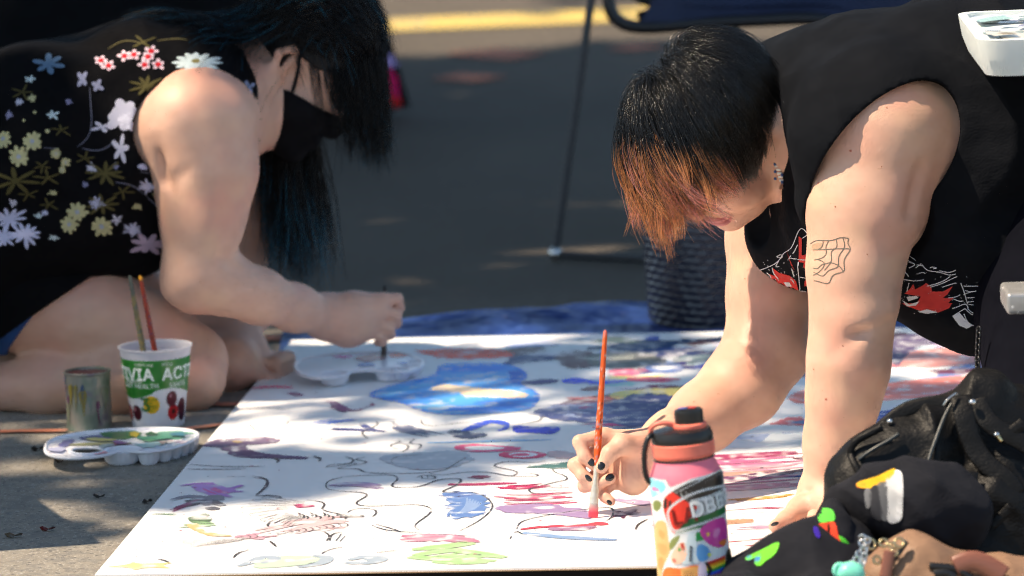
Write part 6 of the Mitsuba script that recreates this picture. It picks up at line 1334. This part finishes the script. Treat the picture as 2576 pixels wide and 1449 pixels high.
# ================================================================ BAGS, CART, SMALL THINGS
def kz(x, y, Z): return V(2012.5 + x * 0.3706, 911.9 + y * 0.3706, Z)
def k2(pts): return [(2012.5 + a * 0.3706, 911.9 + b * 0.3706) for a, b in pts]
def k4(pts): return [(1823.8 + a * 0.292, 1163.5 + b * 0.292) for a, b in pts]
bp = thing('backpack', 'black backpack with chrome rings and an open pocket lying at the lower right', 'backpack')
def bag_post(P, d):
    l = (P - kz(800, 700, 7.5)) @ ahR
    d = d + 0.010 * (np.abs(np.sin(22 * l[:, 0] + 15 * l[:, 1] + 7 * meshkit.noise(P * 8, 4))) - 0.5) + wrinkle(P, 14, 0.022, 6)
    mouth = seg_d(P, kz(460, 600, 7.40), kz(720, 480, 7.40)) - 0.034
    return np.maximum(d, -mouth)
S = CutField(bag_post)
S.chain([(kz(335, 800, 7.50), 0.022), (kz(460, 660, 7.50), 0.030), (kz(640, 520, 7.52), 0.030)], 0.03)
S.chain([(kz(420, 800, 7.50), 0.045), (kz(800, 640, 7.52), 0.055), (kz(1150, 520, 7.55), 0.062), (kz(1500, 560, 7.58), 0.075)], 0.03)
S.chain([(kz(1010, 420, 7.53), 0.040), (kz(1180, 300, 7.53), 0.028), (kz(1240, 190, 7.53), 0.016)], 0.03)
S.chain([(kz(1240, 180, 7.53), 0.015), (kz(1300, 190, 7.53), 0.014), (kz(1340, 330, 7.53), 0.022), (kz(1480, 420, 7.55), 0.04)], 0.02)
S.chain([(kz(420, 1050, 7.52), 0.06), (kz(900, 1150, 7.52), 0.075), (kz(1400, 1000, 7.55), 0.09), (kz(1700, 800, 7.58), 0.10)], 0.04)
S.chain([(kz(1320, 880, 7.47), 0.04), (kz(1430, 960, 7.47), 0.035)], 0.02)
S.chain([(V(2250, 1400, 7.53), 0.06), (V(2450, 1400, 7.53), 0.07), (V(2700, 1380, 7.55), 0.08)], 0.05)
bagm = S.mesh(0.0034)
part(bp, 'body', bagm, 'm_bag', True)
def strap(pts, w, flat=0.22, name='strap', bs='m_bag', Z=7.47):
    p = spline([kz(a, b, z) for a, b, z in pts], 40); part(bp, name, tube(p, w, 12, flat=flat, up=-FWD), bs, True)
strap([(560, 470, 7.50), (640, 380, 7.50), (760, 310, 7.50), (900, 285, 7.50), (1000, 290, 7.50)], 0.011, 0.35, 'handle')
strap([(1090, 230, 7.48), (1110, 330, 7.465), (1160, 520, 7.46), (1260, 680, 7.455), (1400, 800, 7.45), (1470, 900, 7.45)], 0.014)
strap([(1200, 250, 7.47), (1300, 420, 7.46), (1480, 520, 7.46), (1600, 600, 7.46)], 0.013)
strap([(1360, 530, 7.465), (1440, 470, 7.46), (1520, 410, 7.46)], 0.008, 0.3)
strap([(340, 620, 7.468), (360, 560, 7.466), (420, 510, 7.464), (560, 440, 7.462)], 0.005, 0.6, 'piping')
strap([(340, 620, 7.468), (370, 690, 7.46), (410, 760, 7.455)], 0.0045, 0.7, 'piping')
strap([(1150, 740, 7.44), (1160, 880, 7.43), (1220, 960, 7.43), (1260, 1090, 7.43)], 0.012)
strap([(1300, 1110, 7.43), (1370, 1040, 7.43), (1430, 975, 7.43)], 0.006, 0.3)
mat('m_zip', (0.035, 0.042, 0.045), 0.4, 0.5)
for pts in ([(1075, 215, 7.485), (1000, 330, 7.478), (940, 470, 7.465), (890, 610, 7.455), (865, 690, 7.45)], [(400, 660, 7.462), (480, 600, 7.458), (600, 530, 7.458), (670, 485, 7.46)]):
    p = spline([kz(*q) for q in pts], 40); part(bp, 'zip', tube(p, 0.0026, 8), 'm_zip', True)
for a, b, z, s in ((610, 400, 7.484, 0.0042), (1170, 270, 7.455, 0.0048), (1335, 490, 7.45, 0.0042), (1150, 840, 7.425, 0.0034), (1175, 832, 7.425, 0.0034)):
    part(bp, 'rivet', move(trimesh.creation.icosphere(3, s), kz(a, b, z)), 'm_chrome', True)
part(bp, 'zip_pull', tube(spline([kz(975, 295, 7.462), kz(1000, 255, 7.46), kz(1060, 210, 7.47)], 14), 0.0028, 8, flat=0.6), 'm_chrome', True)
part(bp, 'buckle', tube([kz(1345, 500, 7.447), kz(1365, 535, 7.447)], 0.0032, 8), 'm_brass', True)
# clothing lying on the backpack
def cloth_lump(name, label, cat_, chains, bs, amp, h=0.0034, seed=0, group=None):
    def post(P, d): return d + amp * (np.abs(np.sin(26 * (P @ RIGHT) + 34 * (P @ UP) + 8 * meshkit.noise(P * 7, seed))) - 0.5) * 1.1 + wrinkle(P, 15, amp * 3.5, seed)
    S = CutField(post)
    for c, k in chains: S.chain(c, k)
    m = S.mesh(h); t = thing(name, label, cat_, group); part(t, 'cloth', m, bs, True); return t, m
jk, jm = cloth_lump('jacket', 'faded black garment with yellow and white print draped over the backpack', 'jacket', [
    ([(kz(285, 960, 7.43), 0.020), (kz(440, 930, 7.405), 0.030), (kz(640, 900, 7.39), 0.036), (kz(860, 880, 7.39), 0.036), (kz(1030, 800, 7.40), 0.020)], 0.03),
    ([(kz(640, 960, 7.39), 0.034), (kz(880, 1010, 7.385), 0.040), (kz(1080, 1020, 7.39), 0.034), (kz(1140, 1110, 7.40), 0.020)], 0.04), ([(kz(270, 960, 7.43), 0.018), (kz(235, 1080, 7.42), 0.014), (kz(290, 1130, 7.42), 0.014)], 0.02)], 'm_grey_cloth', 0.005, seed=3)
for pts, c in [([(388, 830), (520, 770), (645, 724), (625, 770), (560, 815), (460, 856)], (226, 176, 44)), ([(386, 832), (440, 815), (450, 845), (400, 850)], (220, 140, 50)), ([(575, 806), (640, 735), (680, 740), (692, 800), (690, 1000), (672, 1070), (600, 1082), (590, 930)], (196, 198, 200)), ([(640, 735), (675, 738), (690, 800), (688, 1000), (670, 1060), (645, 1060), (655, 900)], (226, 228, 230)),
               ([(520, 830), (575, 806), (592, 930), (596, 1060), (560, 1070), (540, 940)], (96, 98, 102)), ([(440, 870), (470, 855), (478, 940), (455, 990)], (110, 112, 116)), ([(480, 855), (520, 832), (540, 940), (556, 1060), (500, 1050)], (54, 55, 60))]:
    decal(jk, 'print', smooth_poly(k2(pts)), 7.36, jm, srgb(*c), 0.0012, 0.006)
tsh, tm_ = cloth_lump('folded_shirt', 'dark grey shirt with green and red cartoon print bunched under the backpack', 'shirt', [
    ([(G(1830, 1560, 0.05), 0.05), (V(1880, 1480, 7.36), 0.035), (V(2000, 1425, 7.36), 0.045), (V(2090, 1390, 7.40), 0.04)], 0.04), ([(V(2100, 1400, 7.38), 0.045), (V(2120, 1480, 7.38), 0.05), (G(2000, 1600, 0.05), 0.05), (G(1830, 1560, 0.05), 0.05)], 0.05),
    ([(V(2070, 1350, 7.42), 0.020), (V(2100, 1390, 7.40), 0.03)], 0.03)], 'm_grey_cloth', 0.004, seed=9)
for pts, c in [([(175, 830), (330, 745), (462, 690), (425, 785), (340, 850), (290, 888), (250, 860), (280, 810), (200, 840)], (112, 206, 62)), ([(180, 825), (225, 800), (230, 825), (195, 842)], (70, 130, 190)), ([(255, 830), (300, 790), (290, 850), (262, 862)], (74, 130, 196)), ([(760, 560), (790, 560), (810, 640), (780, 640)], (60, 40, 150))]:
    decal(tsh, 'print', smooth_poly(k4(pts)), 7.33, tm_, srgb(*c), 0.0014, 0.005)
# bright printed scarf hanging at the front edge
sc_, sm_ = cloth_lump('printed_scarf', 'small cloth with bright green and red print hanging from the draped garment', 'scarf', [([(V(2098, 1285, 7.385), 0.016), (V(2096, 1330, 7.355), 0.020), (V(2110, 1368, 7.345), 0.018), (V(2140, 1390, 7.345), 0.012)], 0.02)], 'm_grey_cloth', 0.002, 0.0026, 12)
for pts, c in [([(828, 430), (880, 412), (942, 425), (955, 505), (900, 520), (832, 522)], (92, 200, 72)), ([(822, 545), (890, 528), (950, 522), (988, 640), (1012, 735), (960, 742), (900, 690), (826, 645)], (222, 72, 48)), ([(985, 640), (1030, 655), (1080, 720), (1040, 712)], (84, 196, 60)), ([(1085, 745), (1140, 790), (1120, 805)], (60, 90, 220))]:
    decal(sc_, 'print', smooth_poly(k4(pts)), 7.30, sm_, srgb(*c), 0.0012, 0.004)
decal(sc_, 'print', pen(np.array(k4([(900, 535), (905, 590), (895, 625)])), 7), 7.30, sm_, srgb(60, 20, 20), 0.0016, 0.004)
# tan handbag
tb_, tbm = cloth_lump('tan_handbag', 'tan handbag with black edging at the bottom right under the backpack', 'handbag', [
    ([(V(2225, 1450, 7.27), 0.028), (V(2285, 1412, 7.27), 0.030), (V(2350, 1470, 7.28), 0.036)], 0.03), ([(V(2290, 1470, 7.28), 0.05), (V(2420, 1515, 7.28), 0.045), (V(2560, 1530, 7.28), 0.045), (V(2700, 1500, 7.28), 0.035)], 0.03), ([(V(2270, 1500, 7.28), 0.045), (V(2600, 1510, 7.28), 0.045)], 0.05)], 'm_tan', 0.004, seed=15)
mat('m_brown_leather', (0.22, 0.085, 0.055), 0.35, 0.5)
def thin(parent, pts, r, bs, name, Z=7.225, flat=1.0): part(parent, name, tube(spline([V(a, b, Z) for a, b in k4(pts)], 30), r, 10, flat=flat, up=-FWD), bs, True)
thin(tb_, [(1400, 960), (1440, 850), (1500, 780), (1560, 690), (1570, 680)], 0.0032, 'm_blackplastic', 'edging')
thin(tb_, [(1760, 890), (1880, 900), (2000, 920), (2120, 1000)], 0.005, 'm_blackplastic', 'edging', 7.22)
thin(tb_, [(1800, 960), (1900, 950), (1980, 990)], 0.007, 'm_blackplastic', 'edging', 7.22)
thin(tb_, [(1380, 990), (1400, 870), (1420, 760)], 0.008, 'm_brown_leather', 'strap', 7.22, 0.4); thin(tb_, [(1980, 900), (2120, 850), (2260, 890), (2400, 980)], 0.014, 'm_brown_leather', 'strap', 7.22, 0.4)
for a, b, s in ((1365, 692, 0.005), (1310, 840, 0.005), (1250, 700, 0.007), (1500, 690, 0.006), (1440, 715, 0.0035), (1460, 770, 0.0045)):
    q = k4([(a, b)])[0]; part(tb_, 'fitting', move(trimesh.creation.torus(s, 0.0018, 20, 8), V(*q, 7.222), frame(D(0.2 * (a % 3), 0.4, 1))), 'm_brass', True)
# key chain with charm
kc = thing('key_chain', 'silver bead key chain with rounded mint green charm in front of the backpack', 'key chain')
beads = k4([(1185, 650), (1225, 672), (1185, 692), (1210, 722), (1195, 755), (1155, 790), (1195, 810), (1130, 835), (1182, 848), (1100, 868), (1170, 884), (1150, 900)])
for k, (a, b) in enumerate(beads):
    part(kc, 'link', move(trimesh.creation.torus(0.0042, 0.0016, 18, 8), V(a, b, 7.215 - 0.001 * (k % 3)), frame(D(0.8 * (k % 2) - 0.2, 0.3 * (k % 3) - 0.3, 1))), 'm_chrome', True)
part(kc, 'tag', move(trimesh.creation.cylinder(0.003, 0.014, sections=12), V(*k4([(1178, 860)])[0], 7.215), frame(D(0.15, 1, 0.2))), 'm_chrome', True)
mat('m_mint', (0.20, 0.68, 0.52), 0.35, 0.5)
S = Field(); q = [V(*p, 7.21) for p in k4([(1040, 960), (1130, 965), (1080, 930)])]; S.cap(q[0], q[1], 0.0115, 0.0115, 0.01).cap(q[2], q[2] + [0.001, 0, 0], 0.0105, None, 0.01)
m1 = S.mesh(0.0018); part(kc, 'charm', m1, 'm_mint', True); part(kc, 'charm_loop', move(trimesh.creation.torus(0.0075, 0.0034, 24, 10), V(*k4([(992, 930)])[0], 7.21), frame(D(0.3, 0.1, 1))), 'm_mint', True)
# belt chain
bc_ = thing('belt_chain', 'black metal chain hanging below the printed shirt hem', 'chain')
mat('m_chain', (0.05, 0.05, 0.052), 0.22, 0.6, metallic=0.8)
for k in range(19):
    p = V(2462 - 3 * math.sin(k / 6.0), 828 + 7.6 * k, 7.90)
    part(bc_, 'link', move(trimesh.creation.torus(0.0038, 0.0014, 16, 7), p, frame(D(1, 0, 0.9) if k % 2 else D(-1, 0, 0.9))), 'm_chain', True)

# paint cart at the right edge: white paint tray above, metal shelf below
ct = thing('paint_cart', 'grey metal paint cart with speckled shelf reaching in at the right edge', 'cart')
mat('m_galv', proc(lambda p, n, uv: mix(mix((0.32, 0.325, 0.33), (0.46, 0.465, 0.47), fbm(p.x * 50, p.y * 50, p.z * 50, 3)), (0.85, 0.85, 0.85), smoothstep(0.80, 0.88, noise(p.x * 130, p.y * 130, p.z * 130)))), 0.35, 0.5, metallic=0.5)
Zc = 7.62
sp0 = V(2526, 738, Zc)
sh = rbox(0.56, 0.10, 0.030, 0.006); part(ct, 'shelf', move(sh, [sp0[0] + 0.283, sp0[1] + 0.05, sp0[2] - 0.015]), 'm_galv', 40)
tp0 = V(2456, 120, Zc)
sh = rbox(0.56, 0.36, 0.022, 0.005); part(ct, 'top_shelf', move(sh, [sp0[0] + 0.34, sp0[1] + 0.13, tp0[2] - 0.060]), 'm_galv', 40)
for sx in (0.08, 0.55):
    for sy in (-0.03, 0.29): part(ct, 'post', tube([[sp0[0] + sx, sp0[1] + sy, 0.05], [sp0[0] + sx, sp0[1] + sy, tp0[2] - 0.06]], 0.011, 12), 'm_steel_dark', 40); part(ct, 'castor', move(trimesh.creation.icosphere(2, 0.025), [sp0[0] + sx, sp0[1] + sy, 0.025]), 'm_blackplastic', True)
pt = thing('paint_tray', 'white plastic paint tray with smeared paint overhanging at the top right corner', 'tray')
def tray():
    base = sbox(0, 0, 0.26, 0.36).buffer(0.0)
    rr = lambda g, r: g.buffer(-r).buffer(r, 10)
    secs = [(rr(base.buffer(-0.012), 0.03), 0.0), (rr(base.buffer(-0.004), 0.03), 0.022), (rr(base, 0.032), 0.050)]
    N_ = 80
    ring = []
    for g, z in secs:
        L_ = g.exterior; ring.append(np.array([[*L_.interpolate(t, normalized=True).coords[0], z] for t in np.linspace(0, 1, N_, endpoint=False)]))
    inn = rr(base.buffer(-0.012), 0.024).exterior; ring.append(np.array([[*inn.interpolate(t, normalized=True).coords[0], 0.050] for t in np.linspace(0, 1, N_, endpoint=False)]))
    ring.append(ring[-1] * [1, 1, 0] + [0, 0, 0.044])
    ring.insert(0, ring[0] * 1.0); V_ = np.vstack(ring); f = []
    for i in range(len(ring) - 1):
        for j in range(N_): a, b, c, d = i * N_ + j, i * N_ + (j + 1) % N_, (i + 1) * N_ + (j + 1) % N_, (i + 1) * N_ + j; f += [[a, b, c], [a, c, d]]
    k = len(V_); V_ = np.vstack([V_, ring[0].mean(0), ring[-1].mean(0)])
    f += [[k, (j + 1) % N_, j] for j in range(N_)] + [[k + 1, (len(ring) - 1) * N_ + j, (len(ring) - 1) * N_ + (j + 1) % N_] for j in range(N_)]
    return TM(V_, f)
mat('m_tray', (0.66, 0.70, 0.68), 0.35, 0.5)
to = np.array([tp0[0] + 0.002, tp0[1] - 0.01, tp0[2] - 0.040])
part(pt, 'body', move(tray(), to), 'm_tray', 35)
r_ = np.random.default_rng(44)
for k in range(40):
    c = np.array([r_.uniform(0.03, 0.22), r_.uniform(0.03, 0.33)]); th = np.sort(r_.uniform(0, 6.28, 8)); rad = r_.uniform(0.012, 0.045) * r_.uniform(0.6, 1.2, 8)
    g = Polygon(spline(np.c_[c[0] + np.cos(th) * rad, c[1] + np.sin(th) * rad], 30, True)).buffer(0).intersection(sbox(0.018, 0.018, 0.242, 0.342))
    m = tri_poly(g, 0.0446 + 0.0002 * k)
    if m is not None: part(pt, 'paint_smear', move(m, to), 'm_gloss', False, srgb(*[(120, 130, 120), (160, 150, 170), (90, 96, 110), (176, 180, 190), (140, 170, 160), (120, 110, 130), (70, 80, 96), (190, 180, 160)][k % 8]))
# fallen leaves and crumbs on the asphalt
DL = [((120, 1332), (90, 28, 22)), ((560, 1296), (80, 40, 26)), ((150, 1162), (60, 50, 40)), ((470, 1378), (120, 96, 60)), ((370, 1262), (50, 46, 42)), ((95, 1130), (44, 40, 36)), ((36, 1348), (90, 76, 60)), ((250, 1250), (48, 44, 40))]
where = ['left of the dark shadow', 'beside the board edge', 'near the paint smeared palette', 'at the board corner', 'between palette and board', 'left of the palette', 'inside the table shadow', 'below the palette']
for k, ((a, b), c) in enumerate(DL):
    g = G(a, b, 0.003); r_ = np.random.default_rng(200 + k); s = r_.uniform(0.006, 0.010); th = np.linspace(0, 6.28, 10, endpoint=False); rad = s * (1 + 0.35 * np.cos(2 * th + k)) * r_.uniform(0.85, 1.15, 10)
    v = np.c_[np.cos(th) * rad, np.sin(th) * rad * 0.7, 0.003 * np.cos(2 * th + 1) + 0.002]; v = np.vstack([v, [0, 0, 0.001], v - [0, 0, 0.0006], [0, 0, 0.0004]])
    f = [[10, j, (j + 1) % 10] for j in range(10)] + [[21, 11 + (j + 1) % 10, 11 + j] for j in range(10)]
    t = thing('fallen_leaf', f'tiny curled brown leaf lying on the asphalt {where[k]}', 'leaf', 'fallen leaves on the asphalt')
    scene[t] = ply(TM(v + g, f), 'm_gloss', smooth=True, color=np.tile(srgb(*c), (22, 1)))
